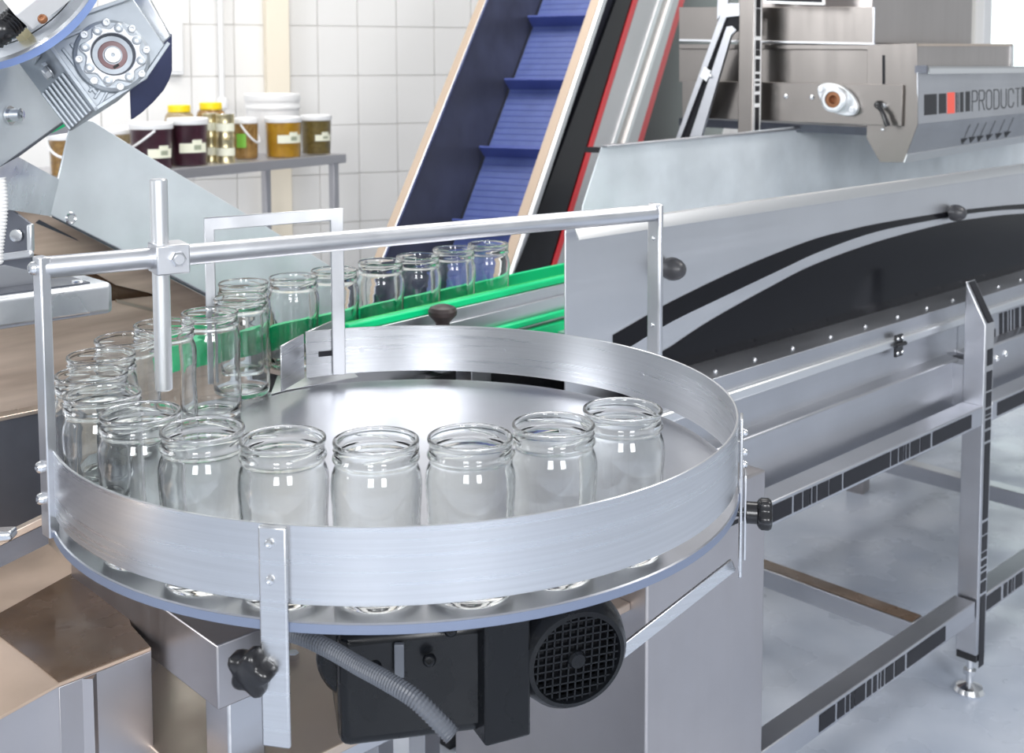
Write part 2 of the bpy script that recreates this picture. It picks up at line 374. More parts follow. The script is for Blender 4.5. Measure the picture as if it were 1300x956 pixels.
zk = .988; kp0 = rp(DR, RR-.006, zk)
MB().cyl(kp0, kp0+dk*.026, .0055).build('knob_stem', black_plastic, rt)
MB().cyl(rp(DR, RR+.010, zk), rp(DR, RR+.022, zk), .0125, 20).build('knob_collar', black_plastic, rt)
star_knob(rp(DR, RR+.022, zk), dk, .019, .017, rt, black_plastic)
q0 = rp(DR, RR-.004, .925); q1 = Y(776, 838, 1.225)
qd = (q1-q0).normalized(); qn = qd.cross(UP).normalized()
MB().box((q0+q1)/2, ((q1-q0).length, .004, .016), (qd, qn, qn.cross(qd))).build('brace_strip', steel_r, rt, bevel=.001)
# pedestal under the table
def mbox(s0, s1, t0, t1, z0, z1): return MB().box(W((s0+s1)/2, (t0+t1)/2, (z0+z1)/2), (s1-s0, t1-t0, z1-z0), (A, B, UP))
ped = mbox(1.217, 1.505, .99, 1.40, .03, .877).build('pedestal', ped_steel, rt, bevel=.004)
for j, z in enumerate((.828, .815)):
    MB().box(W(1.43, .9895, z), (.15, .001, .006), (A, B, UP)).build('stripe_decal', black_decal, rt)
for s, t in ((1.25, 1.03), (1.47, 1.03), (1.25, 1.36), (1.47, 1.36)):
    MB().cyl(W(s, t, 0), W(s, t, .03), .022).build('foot', black_plastic, rt)
mbox(.56, 1.217, 1.02, 1.38, .735, .747).build('base_plate', tan_steel, rt, bevel=.002)
mbox(.70, 1.217, 1.10, 1.16, .66, .735).build('support_arm', steel_m, rt, bevel=.003)
mbox(.575, .655, 1.035, 1.40, .835, .905).build('cross_beam', ped_steel, rt, bevel=.002)
mbox(.595, .640, 1.05, 1.10, 0, .835).build('leg', steel_m, rt, bevel=.003)
mbox(.595, .640, 1.33, 1.38, 0, .835).build('leg', steel_m, rt, bevel=.003)
MB().cyl(RC+UP*.747, RC+UP*(ZD-.137), .045, 24).build('drive_column', motor_black, rt)
for u, v in ((362, 822), (372, 836)):
    p = Z(u, v, .747); hexbolt(p, UP, .008, .009, rt)

# ---- gear motor under the disc
MS = 1.12; mc = Y(733, 838, 1.17)                       # centre of the fan cover
gm = thing('gear_motor', V((mc.x, mc.y, .75)), 'black gear motor with a gridded fan cover, under the rotary disc', 'motor')
ma = V((.33, -.92, -.11)).normalized(); mx_ = UP.cross(ma).normalized()*1.0; mu = ma.cross(mx_).normalized()
if mx_.x < 0: mx_ = -mx_; 
mu = mx_.cross(ma)*-1
if mu.z < 0: mu = -mu
def mp_(x, y, z): return mc+(mx_*x+mu*y+ma*z)*MS
fan = MB().lathe([(r*MS, z*MS) for r, z in ((.060, -.075), (.0585, -.02), (.054, -.006), (.049, 0), (.0445, .001), (.043, -.004), (.043, -.012))], mc, ma, 48).build('fan_cover', motor_black, gm)
gr = MB()
for i in range(-5, 6):
    x = i*.0078; h = math.sqrt(max(0, .0435**2-x*x))
    gr.box(mp_(x, 0, -.004), (.0018, 2*h*MS, .005), (mx_, mu, ma)); gr.box(mp_(0, x, -.004), (2*h*MS, .0018, .005), (mx_, mu, ma))
gr.lathe([(0, .003), (.008, .003), (.010, 0), (.010, -.006)], mc, ma, 20)
gr.build('fan_grille', motor_black, fan)
MB().cyl(mp_(0, 0, -.03), mp_(0, 0, -.028), .047, 32).build('fan', black_plastic, fan)
fl_ = MB(); pts = []
for x, y in ((-.066, -.05), (-.066, .035), (-.045, .062), (.045, .062), (.066, .035), (.066, -.05), (.05, -.066), (-.05, -.066)): pts.append(mp_(x, y, -.08))
fl_.prism(pts, ma*.008).build('rear_flange', motor_black, gm, bevel=.002)
for x, y in ((-.054, .042), (.054, .042)): bolt(mp_(x, y, -.071), ma, .004, gm, m=motor_black)
body = MB().cyl(mp_(0, 0, -.20), mp_(0, 0, -.081), .054, 40).build('stator_body', motor_black, gm)
fins = MB()
for k in range(26):
    a = 2*math.pi*k/26; d = mx_*math.cos(a)+mu*math.sin(a); t2 = ma.cross(d)
    fins.box(mc+d*.058-ma*.155, (.010, .0022, .112), (d, t2, ma))
tag(fins.build('cooling_fins', motor_black, body), kind='stuff')
tbx = Y(630, 830, 1.17)
MB().box(tbx, (.052, .06, .16), (V((.9, .4, 0)).normalized(), V((-.4, .9, 0)).normalized(), UP)).build('terminal_box', motor_black, gm, bevel=.003)
gbx = Y(520, 836, 1.19)
MB().box(gbx, (.16, .11, .12), (V((.95, .2, 0)).normalized(), V((-.2, .95, 0)).normalized(), UP)).build('gear_housing', motor_black, gm, bevel=.012, seg=3)
gh = Y(470, 838, 1.15)
MB().lathe([(0, 0), (.05, 0), (.056, .006), (.056, .02), (.045, .03), (.045, .07)], gh, V((-.1, 1, .15)), 30).build('gear_flange', motor_black, gm, bevel=.002)
for u, v in ((545, 838), (476, 846), (572, 800)):
    p = Y(u, v, 1.128); bolt(p, V((0, -1, .2)), .007, gm, m=motor_black)
MB().box(Y(507, 838, 1.125), (.010, .006, .035)).build('terminal_plate', hose_grey, gm, bevel=.001)
MB().cyl(mp_(0, 0, -.3), mp_(0, 0, -.19), .04, 24).build('drive_coupling', motor_black, gm)
# ---- conduit hose
hp = [Y(u, v, d) for u, v, d in ((345, 800, 1.12), (380, 807, 1.10), (420, 825, 1.07), (455, 845, 1.045), (490, 864, 1.02), (530, 890, 1.0), (575, 935, .99))]
pts = []
for i in range(len(hp)-1):
    a0 = hp[max(i-1, 0)]; a1 = hp[i]; a2 = hp[i+1]; a3 = hp[min(i+2, len(hp)-1)]
    for k in range(24):
        t = k/24; pts.append(.5*((2*a1)+(a2-a0)*t+(2*a0-5*a1+4*a2-a3)*t*t+(-a0+3*a1-3*a2+a3)*t**3))
ho = MB().tube(pts, [.0088 if i % 2 else .0077 for i in range(len(pts))], 14).build('conduit_hose', hose_grey, origin=hp[0], ang=12)
tag(ho, 'grey corrugated conduit hose curving beneath the disc, beside the front bracket', 'hose')

# ================================================================== JARS
JH = .148
def jar_mesh(z0):
    outer = [(0, .004), (.024, .0035), (.031, .001), (.0345, 0), (.038, .002), (.0404, .007), (.0412, .014), (.0414, .03), (.0410, .046), (.0402, .060), (.0400, .070),
             (.0406, .082), (.0415, .094), (.0417, .101), (.0412, .108), (.0398, .114), (.0382, .118), (.0374, .1205), (.0376, .1225), (.0392, .1238), (.0400, .1255), (.0398, .1275),
             (.0384, .129), (.0379, .132), (.0380, .1365), (.0390, .1378), (.0395, .1395), (.0390, .1413), (.0378, .142)]
    inner = [(.0366, .1414), (.0358, .1395), (.0354, .132), (.0353, .122), (.0362, .1175), (.0380, .1125), (.0392, .106), (.0394, .099), (.0390, .090), (.0380, .078), (.0377, .066),
             (.0386, .050), (.0391, .034), (.0389, .020), (.0378, .012), (.0345, .0085), (.026, .0075), (0, .009)]
    return [(r, z*JH/.142) for r, z in outer], [(r, z*JH/.142) for r, z in inner]
oj, ij = jar_mesh(0)
JPX = [(790, 518), (703, 537), (596, 553), (478, 557), (359, 555), (257, 543), (178, 522), (130, 498), (115, 472), (120, 450), (149, 429), (190, 408), (252, 394), (305, 378),
       (312, 359), (360, 350), (421, 344), (474, 331), (530, 326), (572, 316), (620, 310)]
jp = [Z(u, v, ZD+JH) for u, v in JPX]
for p in jp: p.z = 0
CA, CB = frame(41.0)                                    # axis of the jar conveyor
C0 = V((-.264, 1.911, 0))
def relax():
    for _ in range(400):
        for i in range(len(jp)-1):
            for j in range(i+1, len(jp)):
                d = jp[j]-jp[i]; L = d.length
                if L < .0858:
                    c = d/L*(.0858-L)*.5; jp[i] -= c; jp[j] += c
        for i, p in enumerate(jp):
            q = p-RC
            if i <= 12 and q.length > .3545: jp[i] = RC+q*(.3545/q.length)
            if i >= 15:
                lat = (p-C0).dot(CB)
                jp[i] -= CB*(lat-max(-.004, min(.004, lat)))
relax()
JL = ['empty glass jar at right end of the disc row, nearest the right guard post',
      'empty glass jar, second from the right end of the row on the rotary disc',
      'empty glass jar, third from the right end of the row on the rotary disc',
      'empty glass jar at the very front of the rotary disc, right of front bracket',
      'empty glass jar standing directly behind the front bracket with two bolts',
      'empty glass jar, first to the left of the front bracket of the ring guard',
      'empty glass jar, second to the left of the front bracket of the ring guard',
      'empty glass jar, third to the left of the front bracket, beside the left guard post',
      'empty glass jar at the far left of the disc, fourth left of the front bracket',
      'empty glass jar on the disc left side, fifth left of the front bracket',
      'empty glass jar, second one left of the vertical rod, rim before the galvanised box',
      'empty glass jar seen directly behind the vertical steel rod',
      'empty glass jar, first to the right of the vertical steel rod on the disc',
      'empty glass jar crossing from conveyor onto disc, just left of the gate plate',
      'empty glass jar at the conveyor mouth, seventh from the conveyor far end',
      'empty glass jar between green guides, sixth from the far end of the row',
      'empty glass jar behind the inlet frame right leg, fifth from far end',
      'empty glass jar between green guides, fourth from the far end of the row',
      'empty glass jar between green guides, third from the far end, left of the black knob',
      'empty glass jar between green guides, second from the far end of the row',
      'empty glass jar farthest along the green conveyor, next to the black elevator side']
glass_me = None
for i, p in enumerate(jp):
    zz = ZD+.0003 if i < 13 else ZD+.0022
    if glass_me is None:
        mb = MB(); mb.lathe(oj+ij, V((p.x, p.y, zz)), UP, 64)
        for k in range(4):                              # slanted thread lugs moulded on the finish
            a0 = k*math.pi/2+.3; tp = []
            for q in range(9):
                a = a0+q*.11; tp.append(V((p.x+math.cos(a)*.0381, p.y+math.sin(a)*.0381, zz+JH-.011+q*.0006)))
            mb.tube(tp, [.0003]+[.0013]*7+[.0003], 8)
        o = mb.build('glass_jar', glass, origin=(p.x, p.y, zz), ang=70); glass_me = o
    else:
        o = glass_me.copy(); COL.objects.link(o); o.location = (p.x, p.y, zz)
        o.rotation_euler.z = random.uniform(0, 6)
    tag(o, JL[i], 'jar', 'empty glass jars on the rotary table' if i < 14 else 'empty glass jars on the green conveyor')

# ================================================================== JAR CONVEYOR (green guides)
def cpt(l, w, z): return C0+CA*l+CB*w+UP*z
jc = thing('jar_conveyor', V((C0.x, C0.y, 0)), 'narrow jar conveyor with bright green plastic guide rails, running behind the ring guard', 'conveyor')
def cbox(l0, l1, w0, w1, z0, z1): return MB().box(cpt((l0+l1)/2, (w0+w1)/2, (z0+z1)/2), (l1-l0, w1-w0, z1-z0), (CA, CB, UP))
cbox(-.115, 1.05, -.043, .043, ZD-.006, ZD+.002).build('chain_belt', tan_steel, jc)
cbox(-.115, 1.05, -.075, -.068, ZD-.07, ZD+.035).build('side_plate', steel_m, jc, bevel=.001)
cbox(-.115, 1.05, .068, .075, ZD-.07, ZD+.02).build('side_plate', steel_m, jc, bevel=.001)
cbox(-.115, 1.05, -.068, .068, ZD-.066, ZD-.058).build('bottom_plate', steel_m, jc)
zg = 1.084
cbox(-.02, 1.05, -.064, -.0465, zg-.013, zg).build('guide_rail', green, jc, bevel=.003)
cbox(-.02, 1.05, -.0475, -.0465, zg-.010, zg+.0008).build('guide_lip', green_edge, jc)
cbox(.02, 1.05, -.0675, -.052, zg-.04, zg-.013).build('guide_carrier', steel_m, jc, bevel=.001)
cbox(.27, 1.05, -.09, -.0755, ZD-.003, ZD+.009).build('lower_rail', green, jc, bevel=.003)
cbox(.27, 1.05, -.088, -.0755, ZD-.04, ZD-.012).build('return_rail', green, jc, bevel=.003)
def l_at(u, w_):
    lo_, hi_ = -.5, 1.2
    for _ in range(40):
        m_ = (lo_+hi_)/2; q = cpt(m_, w_, .97)-CAM
        if q.dot(CR)/q.dot(_f)*F_PX+PX < u: lo_ = m_
        else: hi_ = m_
    return lo_
for ua, ub_ in ((522, 577), (618, 735)): cbox(l_at(ua, -.1), l_at(ub_, -.1), -.105, -.0757, .86, ZD-.041).build('dark_gap_box', black_plastic, jc, bevel=.002)  # black boxes put in for the dark gaps below the ring
cbox(l_at(596, -.11), l_at(621, -.11), -.115, -.0757, .84, ZD-.02).build('support_bracket', steel_t, jc, bevel=.001)
fg = MB(); pts_o = []
path = [cpt(1.05, .0475, 0), cpt(.6, .0475, 0), cpt(.2, .0475, 0), cpt(0, .0475, 0), cpt(-.10, .050, 0), cpt(-.20, .053, 0), cpt(-.27, .058, 0)]
for i in range(len(path)-1):
    d = (path[i+1]-path[i]).normalized(); n = V((d.y, -d.x, 0))
    if n.dot(CB) < 0: n = -n
    fg.prism([path[i]+UP*(zg-.048), path[i+1]+UP*(zg-.048), path[i+1]+UP*(zg-.006), path[i]+UP*(zg-.006)], n*.012)
fg.build('guide_rail', green, jc)
for l in (0, .5, .95):
    cbox(l-.012, l+.012, .0605, .072, ZD-.03, zg-.015).build('guide_bracket', steel_t, jc, bevel=.001)
for l in (.15, .9):
    for w_ in (-.06, .06): cbox(l-.02, l+.02, w_-.02, w_+.02, 0, ZD-.0705).build('leg', steel_m, jc, bevel=.002)
# T-shaped clamping knob beside the guide
kb = T(562, 405, 1.47); kb = Y(562, 412, 1.965)
kz = kb.z
kn = MB().lathe([(0, -.035), (.0105, -.035), (.0115, -.01), (.0125, .004), (.018, .010), (.0245, .017), (.0255, .024), (.022, .030), (.012, .034), (0, .035)], kb, UP, 30).build('clamp_knob', knob_brown, jc)
MB().cyl(kb-UP*.075, kb-UP*.034, .006).build('knob_stem', chrome, kn)
MB().box(kb-UP*.078+CB*.02, (.03, .06, .006), (CA, CB, UP)).build('knob_bracket', steel_t, jc)

# ================================================================== INSPECTION CONVEYOR (right)
ic = thing('inspection_conveyor', W(2.6, 1.5, 0), 'long stainless inspection conveyor with black swoosh panel and barcode striped frame, at right', 'conveyor')
TP = 1.32; S1 = 4.3
def tpoly(px, t, th, name, m, parent, bevel=0): return MB().prism([T(u, v, t) for u, v in px], B*th).build(name, m, parent, bevel)
s0 = 1.401; ztop = 1.2285
fp = MB().prism([W(s0, TP, .86), W(S1, TP, .86), W(S1, TP, ztop), W(s0, TP, ztop)], B*.003).build('front_panel', panel_steel, ic, bevel=.001)
lip = [(TP+.001, ztop-.004), (TP+.001, ztop+.004), (TP-.003, ztop+.008), (TP-.018, ztop+.008), (TP-.021, ztop+.005), (TP-.030, ztop-.013), (TP-.028, ztop-.014), (TP-.0195, ztop+.003), (TP-.017, ztop+.0055), (TP-.004, ztop+.0055), (TP-.001, ztop+.002), (TP-.001, ztop-.004)]
MB().prism([W(s0+.002, t, z) for t, z in lip], A*(S1-s0)).build('folded_lip', bright, ic)
# swoosh graphics
sw1 = [(778.7, 425.4), (827, 397.5), (852, 383), (884, 367), (916, 352), (974, 326.5), (1033, 303), (1080, 291), (1122, 282.5), (1160, 276), (1198, 270), (1249, 262.7), (1300, 259), (1420, 252),
       (1420, 262), (1300, 265.5), (1249, 268.5), (1198, 277), (1112, 293.5), (1041, 317.5), (992, 342), (923, 374.7), (852, 409), (827, 425), (801, 440), (785, 449), (778.7, 451)]
sw2 = [(840, 447), (852, 440), (893, 411.5), (938.6, 385), (979, 364), (1033, 334.6), (1112, 306.6), (1150, 295), (1198, 284), (1249, 274), (1300, 270.6), (1420, 266), (1420, 314), (1300, 346.5), (1030, 424.5), (882, 468), (840, 480)]
def smooth(chain, k=5):
    out = []
    for i in range(len(chain)-1):
        p0, p1, p2, p3 = chain[max(i-1, 0)], chain[i], chain[i+1], chain[min(i+2, len(chain)-1)]
        for j in range(k):
            t = j/k; out.append(tuple(.5*(2*p1[c]+(p2[c]-p0[c])*t+(2*p0[c]-5*p1[c]+4*p2[c]-p3[c])*t*t+(-p0[c]+3*p1[c]-3*p2[c]+p3[c])*t**3) for c in (0, 1)))
    return out+[chain[-1]]
up = [(778.7, 425.4), (827, 397.5), (852, 383.5), (916, 352), (974, 326.5), (1033, 304), (1080, 291.5), (1122, 282.5), (1198, 270), (1249, 263.5), (1300, 259), (1420, 252)]
lo_ch = [(1420, 262), (1300, 265.5), (1249, 269), (1198, 277), (1112, 294.5), (1041, 319.5), (992, 342), (923, 374.7), (852, 409), (801, 440), (785, 449)]
sw1 = smooth(up)+smooth(lo_ch)+[(778.7, 451)]
sw2 = [(840, 447)]+smooth([(852, 440), (893, 412.5), (938.6, 386), (979, 364), (1033, 336.5), (1112, 307.5), (1198, 284.5), (1249, 276), (1300, 271), (1420, 266)])+[(1420, 314), (1300, 346.5), (1030, 424.5), (882, 468), (840, 480)]
tpoly(sw1, TP-.0012, .001, 'swoosh_decal', black_gloss, ic)
tpoly(sw2, TP-.0012, .001, 'swoosh_decal', black_gloss, ic)
for u, v, r in ((851, 341, .0215), (1211, 270, .021)):
    p = T(u, v, TP-.012)
    MB().lathe([(0, .034), (r*.3, .033), (r*.6, .029), (r*.85, .021), (r*.98, .012), (r, .004), (r*.9, -.004), (r*.5, -.008), (r*.5, -.014)], p+B*.002, -B, 24).build('round_knob', mat('dark_knob_plastic', (.05, .05, .055), .35), ic)
# ledge, tube and side panels
SB = 1.52
MB().prism([W(SB, t, z) for t, z in ((1.319, .937), (1.25, .928), (1.25, .897), (1.252, .897), (1.252, .925), (1.319, .934))], A*(S1-SB)).build('ledge_angle', steel_m, ic, bevel=.001)
for i, u in enumerate((909, 959, 1007, 1055, 1099, 1140, 1177, 1210, 1240, 1268, 1296)):
    s = s_at(u, 1.27, .93); bolt(W(s, 1.272, .9315), UP, .005, ic, h=.0035, m=steel_t)
P0, P1 = 2.640, 2.689                                   # post
mbox(SB, S1, 1.238, 1.275, .877, .897).build('top_tube', bright, ic, bevel=.004)
for sa, sb, sc2 in ((SB, s_at(1216.5, 1.225, .74), s_at(1217, 1.255, .84)), (P1+.03, S1, S1)):
    mbox(sa, sc2, 1.255, 1.27, .80, .878).build('recess_panel', steel_m, ic, bevel=.001)
    MB().prism([W(sa, t, z) for t, z in ((1.262, .812), (1.228, .806), (1.225, .802), (1.225, .67), (1.245, .66), (1.262, .66))], A*(sb-sa)).build('lower_panel', steel_m, ic, bevel=.002)
mbox(SB, S1, 1.262, 1.72, .66, .86).build('belly_pan', dark_sheet, ic)
hs = s_at(1134, 1.25, .88)
hg = MB().box(W(hs, 1.2375, .881), (.034, .006, .050), (A, B, UP)).build('hinge', black_plastic, ic, bevel=.002)
MB().cyl(W(hs-.02, 1.232, .884), W(hs+.02, 1.232, .884), .005).build('hinge_pin', black_plastic, hg)
for ds in (-.01, .01):
    for dz in (-.016, .016): bolt(W(hs+ds, 1.2345, .881+dz), -B, .0042, hg, 'screw', h=.003)
# frame rails
RT = 1.15
ZR0, ZR1 = .6655, .7115
rl1 = mbox(1.52, P0-.0003, RT, RT+.05, ZR0, ZR1).build('upper_rail', steel_m, ic, bevel=.0025)
rl2 = mbox(P1+.0003, S1, RT, RT+.05, ZR0, ZR1).build('upper_rail', steel_m, ic, bevel=.0025)
ZL0, ZL1 = .193, .242
lr1 = mbox(1.30, P0-.008, RT+.002, RT+.052, ZL0, ZL1).build('lower_rail', steel_m, ic, bevel=.0025)
lr2 = mbox(P1+.0003, S1, RT+.002, RT+.052, ZL0, ZL1).build('lower_rail', steel_m, ic, bevel=.0025)
mbox(P0-.008, P0, RT+.008, RT+.046, ZL0+.004, ZL1-.004).build('rail_end', black_plastic, ic)
post = MB().prism([W(P0, t, z) for t, z in ((RT, .105), (RT, .903), (RT+.05, .999), (RT+.05, .105))], A*(P1-P0)).build('post', steel_m, ic, bevel=.0025)
mbox(P0+.001, P1-.001, RT+.001, RT+.049, .088, .105).build('post_cap', black_plastic, ic, bevel=.001)
pcx = W((P0+P1)/2, RT+.025, 0)
MB().lathe([(0, 0), (.034, 0), (.036, .004), (.03, .014), (.012, .022), (.008, .024), (.008, .09), (0, .09)], pcx, UP, 24).build('levelling_foot', chrome, ic)
MB().lathe([(.008, .045), (.016, .045), (.016, .056), (.008, .056)], pcx, UP, 6).build('foot_nut', chrome, ic)
def rail_decal(us, t, z0, z1, parent, zm=None):
    for a_, b_ in us:
        sa = s_at(a_, t, (z0+z1)/2); sb = s_at(b_, t, (z0+z1)/2)
        MB().box(W((sa+sb)/2, t-.0006, (z0+z1)/2), (abs(sb-sa), .0008, z1-z0), (A, B, UP)).build('barcode_decal', black_decal, parent)
ub = [(960.6, 1005), (1008, 1018), (1020, 1026.5), (1027.5, 1029.5), (1031.5, 1036), (1038, 1051.5), (1053, 1068.5), (1071, 1129.5), (1131.5, 1139.5), (1141.5, 1146.5), (1147.8, 1149.4), (1151, 1154), (1156, 1167), (1168.5, 1181), (1184, 1233)]
rail_decal([(a_, b_) for a_, b_ in ub], RT, ZR0+.007, ZR1-.007, rl1)
rail_decal([(1266, 1330), (1334, 1345)], RT, ZR0+.007, ZR1-.007, rl2)
lb_ = [(1040, 1060), (1063, 1072), (1074, 1078), (1080, 1084), (1085, 1098), (1100.5, 1106), (1108.5, 1113), (1115.5, 1117), (1119, 1122), (1124, 1134), (1136, 1148.5), (1151.5, 1200)]
rail_decal(lb_, RT+.002, ZL0+.007, ZL1-.007, lr1)
rail_decal([(1250, 1270.5), (1274, 1278.5), (1280.5, 1284), (1285.5, 1287), (1289, 1298), (1300, 1312), (1316, 1350)], RT+.002, ZL0+.007, ZL1-.007, lr2)
pv = [(443, 463.5), (471, 495.5), (498, 516.5), (519.5, 525.5), (527, 530.5), (533, 543.5), (547, 559.5), (563, 659), (663, 678), (680, 699), (701, 707.5), (711, 717.5), (720.5, 724), (727, 735.5), (738.5, 752), (756, 846)]
for va, vb in pv:
    za, zb = z_at(va, P0+.026, RT), z_at(vb, P0+.026, RT)
    MB().box(W(P0+.027, RT-.0006, (za+zb)/2), (.028, .0008, abs(za-zb)), (A, B, UP)).build('barcode_decal', black_decal, post)
sl = V(B*.05+UP*.096); sn = (UP*.05-B*.096).normalized()
MB().prism([W(P0+.013, RT, .905)+sn*.0004, W(P0+.041, RT, .905)+sn*.0004, W(P0+.041, RT, .905)+sl*.95+sn*.0004, W(P0+.013, RT, .905)+sl*.95+sn*.0004], sn*.001).build('barcode_decal', black_decal, post)
for u, v in ((1276, 449), (1265, 455)):
    bolt(T(u, v, 1.2245), -B, .009, ic, h=.006)
for px in ([(1253, 420), (1264, 417), (1264, 430), (1253, 433)], [(1269, 398), (1273, 396.5), (1273, 424), (1269, 425)], [(1275, 396), (1279, 395), (1279, 422), (1275, 423)], [(1281, 394), (1282.5, 393.5), (1282.5, 421), (1281, 421.5)],
           [(1285, 393), (1287, 392.5), (1287, 420), (1285, 420.5)], [(1289, 391.5), (1294, 390), (1294, 418), (1289, 419.5)], [(1297, 389), (1308, 386), (1308, 414), (1297, 417)]):
    tpoly(px, 1.2542, .0009, 'barcode_decal', black_decal, ic)
# cross members and far side of the frame
TF = 1.85
CBm = mbox(2.425, 2.475, RT+.052, TF, ZL0+.001, ZL1-.001).build('cross_beam', steel_m, ic, bevel=.002)
MB().box(W(2.45, (RT+.052+TF)/2, ZL1+.0005), (.046, TF-RT-.06, .001), (A, B, UP)).build('rust_stain', rust_brown, CBm)
mbox(3.42, 3.47, RT+.052, TF, ZL0+.001, ZL1-.001).build('cross_beam', steel_m, ic, bevel=.002)
mbox(1.60, S1, TF, TF+.05, ZL0, ZL1).build('lower_rail', steel_m, ic, bevel=.002)
for s in (1.62, S1-.05):
    mbox(s-.025, s+.025, TF, TF+.05, .04, 1.0).build('post', steel_m, ic, bevel=.002)
    mbox(s-.025, s+.025, TF+.002, TF+.048, 0, .04).build('foot', black_plastic, ic)
mbox(S1-.05, S1, RT, RT+.05, .04, .90).build('post', steel_m, ic, bevel=.002)
mbox(S1-.048, S1-.002, RT+.002, RT+.048, 0, .04).build('foot', black_plastic, ic)
mbox(P0, P1, RT+.05, 1.262, .70, .80).build('post_arm', steel_m, ic)
# rear guard of the trough
TG = 1.80
rg_px = [(764, 187), (937, 168.5), (1010, 160.5), (1300, 136), (1420, 126), (1420, 300), (1030, 340), (735, 330), (740, 262)]
rgp = tpoly(rg_px, TG, .004, 'rear_guard', galv, ic, .001)
e_ = MB(); a0 = T(764, 187, TG); a1 = T(1420, 126, TG)
e_.prism([a0-B*.018+UP*.0, a0+B*.004+UP*0, a0+B*.004+UP*.005, a0-B*.018+UP*.005], a1-a0).build('guard_lip', steel_m, ic, bevel=.001)
MB().prism([T(752, 187, TG)+B*.004, T(764, 187, TG)+B*.004, T(764, 194, TG)+B*.004, T(752, 194, TG)+B*.004], B*.02).build('guard_clip', black_plastic, ic)
mbox(1.62, S1, 1.323, TG, .97, .985).build('trough_belt', galv, ic)

# ================================================================== ELEVATOR
DE = ray(1490, -2180).normalized(); azE = math.atan2(DE.x, DE.y)
WE = V((math.cos(azE), -math.sin(azE), 0)); NE = WE.cross(DE).normalized()
if NE.z < 0: NE = -NE
E0 = Y(491, 310, 3.4)                                    # on the crest of the left wall
def ept(l, wd, h): return E0+DE*l+WE*wd+NE*h
EW, EH = .415, .33; L0, L1 = -.82, 2.3
el = thing('elevator_conveyor', V((ept(L0, EW/2, -EH).x, ept(L0, EW/2, -EH).y, 0)), 'steep bucket elevator with a blue flighted belt and black red-striped side, behind the jars', 'conveyor')
def ebox(l0, l1, w0, w1, h0, h1): return MB().box(ept((l0+l1)/2, (w0+w1)/2, (h0+h1)/2), (l1-l0, w1-w0, h1-h0), (DE, WE, NE))
ebox(L0, L1, -.004, 0, -EH-.06, 0).build('left_guard', guard_blue, el)
ebox(L0, L1, -.022, .004, -.004, .004).build('guard_flange', tan_flange, el, bevel=.001)
ebox(L0, L1, .003, .008, -.008, .002).build('guard_edge', bright, el)
ebox(L0, L1, EW, EW+.004, -EH-.06, 0).build('right_guard', guard_blue, el)
ebox(L0, L1, EW-.018, EW+.012, -.004, .004).build('guard_flange', tan_flange, el, bevel=.001)
ebox(L0, L1, EW+.012, EW+.026, -.022, .004).build('guard_edge', bright, el, bevel=.003)
belt = ebox(L0, L1, .006, EW-.006, -EH-.02, -EH).build('belt', belt_blue, el)
rib = MB(); k = L0+.02
while k < L1: rib.box(ept(k, EW/2, -EH+.0006), (.004, EW-.02, .0012), (DE, WE, NE)); k += .026
tag(rib.build('belt_links', flight_blue, belt), kind='stuff')
def l_of(u, v):
    p = PL(u, v, ept(0, 0, -EH), NE); return (p-E0).dot(DE)
fl0 = [l_of(690, 33), l_of(655, 115), l_of(616, 198), l_of(578, 282)]
stp = (fl0[0]-fl0[2])/2
for i in range(-2, 12):
    l = fl0[2]+stp*i
    if L0 < l < L1-.05: ebox(l-.004, l+.004, .003, EW-.003, -EH, -EH+.055).build('flight', flight_blue, el, bevel=.001)
ebox(L0, L1, -.02, -.004, -EH-.10, -EH+.02).build('frame_channel', steel_m, el)
NS = WE; PS = ept(0, EW+.03, 0)
def epoly(px, off, th, name, m): return MB().prism([PL(u, v, PS+WE*off, WE) for u, v in px], WE*th).build(name, m, el)
epoly([(664, 310), (790, -30), (1000, -30), (925, 130), (860, 360), (640, 370)], -.012, .010, 'side_panel', black_gloss)
epoly([(696, 350), (702, 350), (816, -22), (810, -22)], .0, .002, 'red_stripe', red_vinyl)
epoly([(702.5, 350), (722, 350), (842, -22), (817, -22)], -.0, .002, 'pale_stripe', pale_panel)
epoly([(722, 350), (726, 350), (847, -22), (842, -22)], -.0, .006, 'stripe_edge', bright)
epoly([(726, 350), (737, 350), (856, -22), (847, -22)], -.001, .0015, 'groove', steel_h)
epoly([(737, 350), (741, 350), (860, -22), (856, -22)], -.0, .006, 'stripe_edge', bright)
epoly([(741, 350), (759, 350), (868, -22), (860, -22)], -.0, .002, 'pale_stripe', pale_panel)
epoly([(759, 350), (766, 350), (875, -22), (868, -22)], .0, .002, 'red_stripe', red_vinyl)
for w_ in (.02, EW-.02):
    p = ept(L0+.1, w_, -EH-.04); MB().box((p.x, p.y, p.z/2), (.05, .05, p.z)).build('leg', steel_m, el, bevel=.002)
    p = ept(1.5, w_, -EH-.06); MB().box((p.x, p.y, p.z/2), (.05, .05, p.z)).build('leg', steel_m, el, bevel=.002)

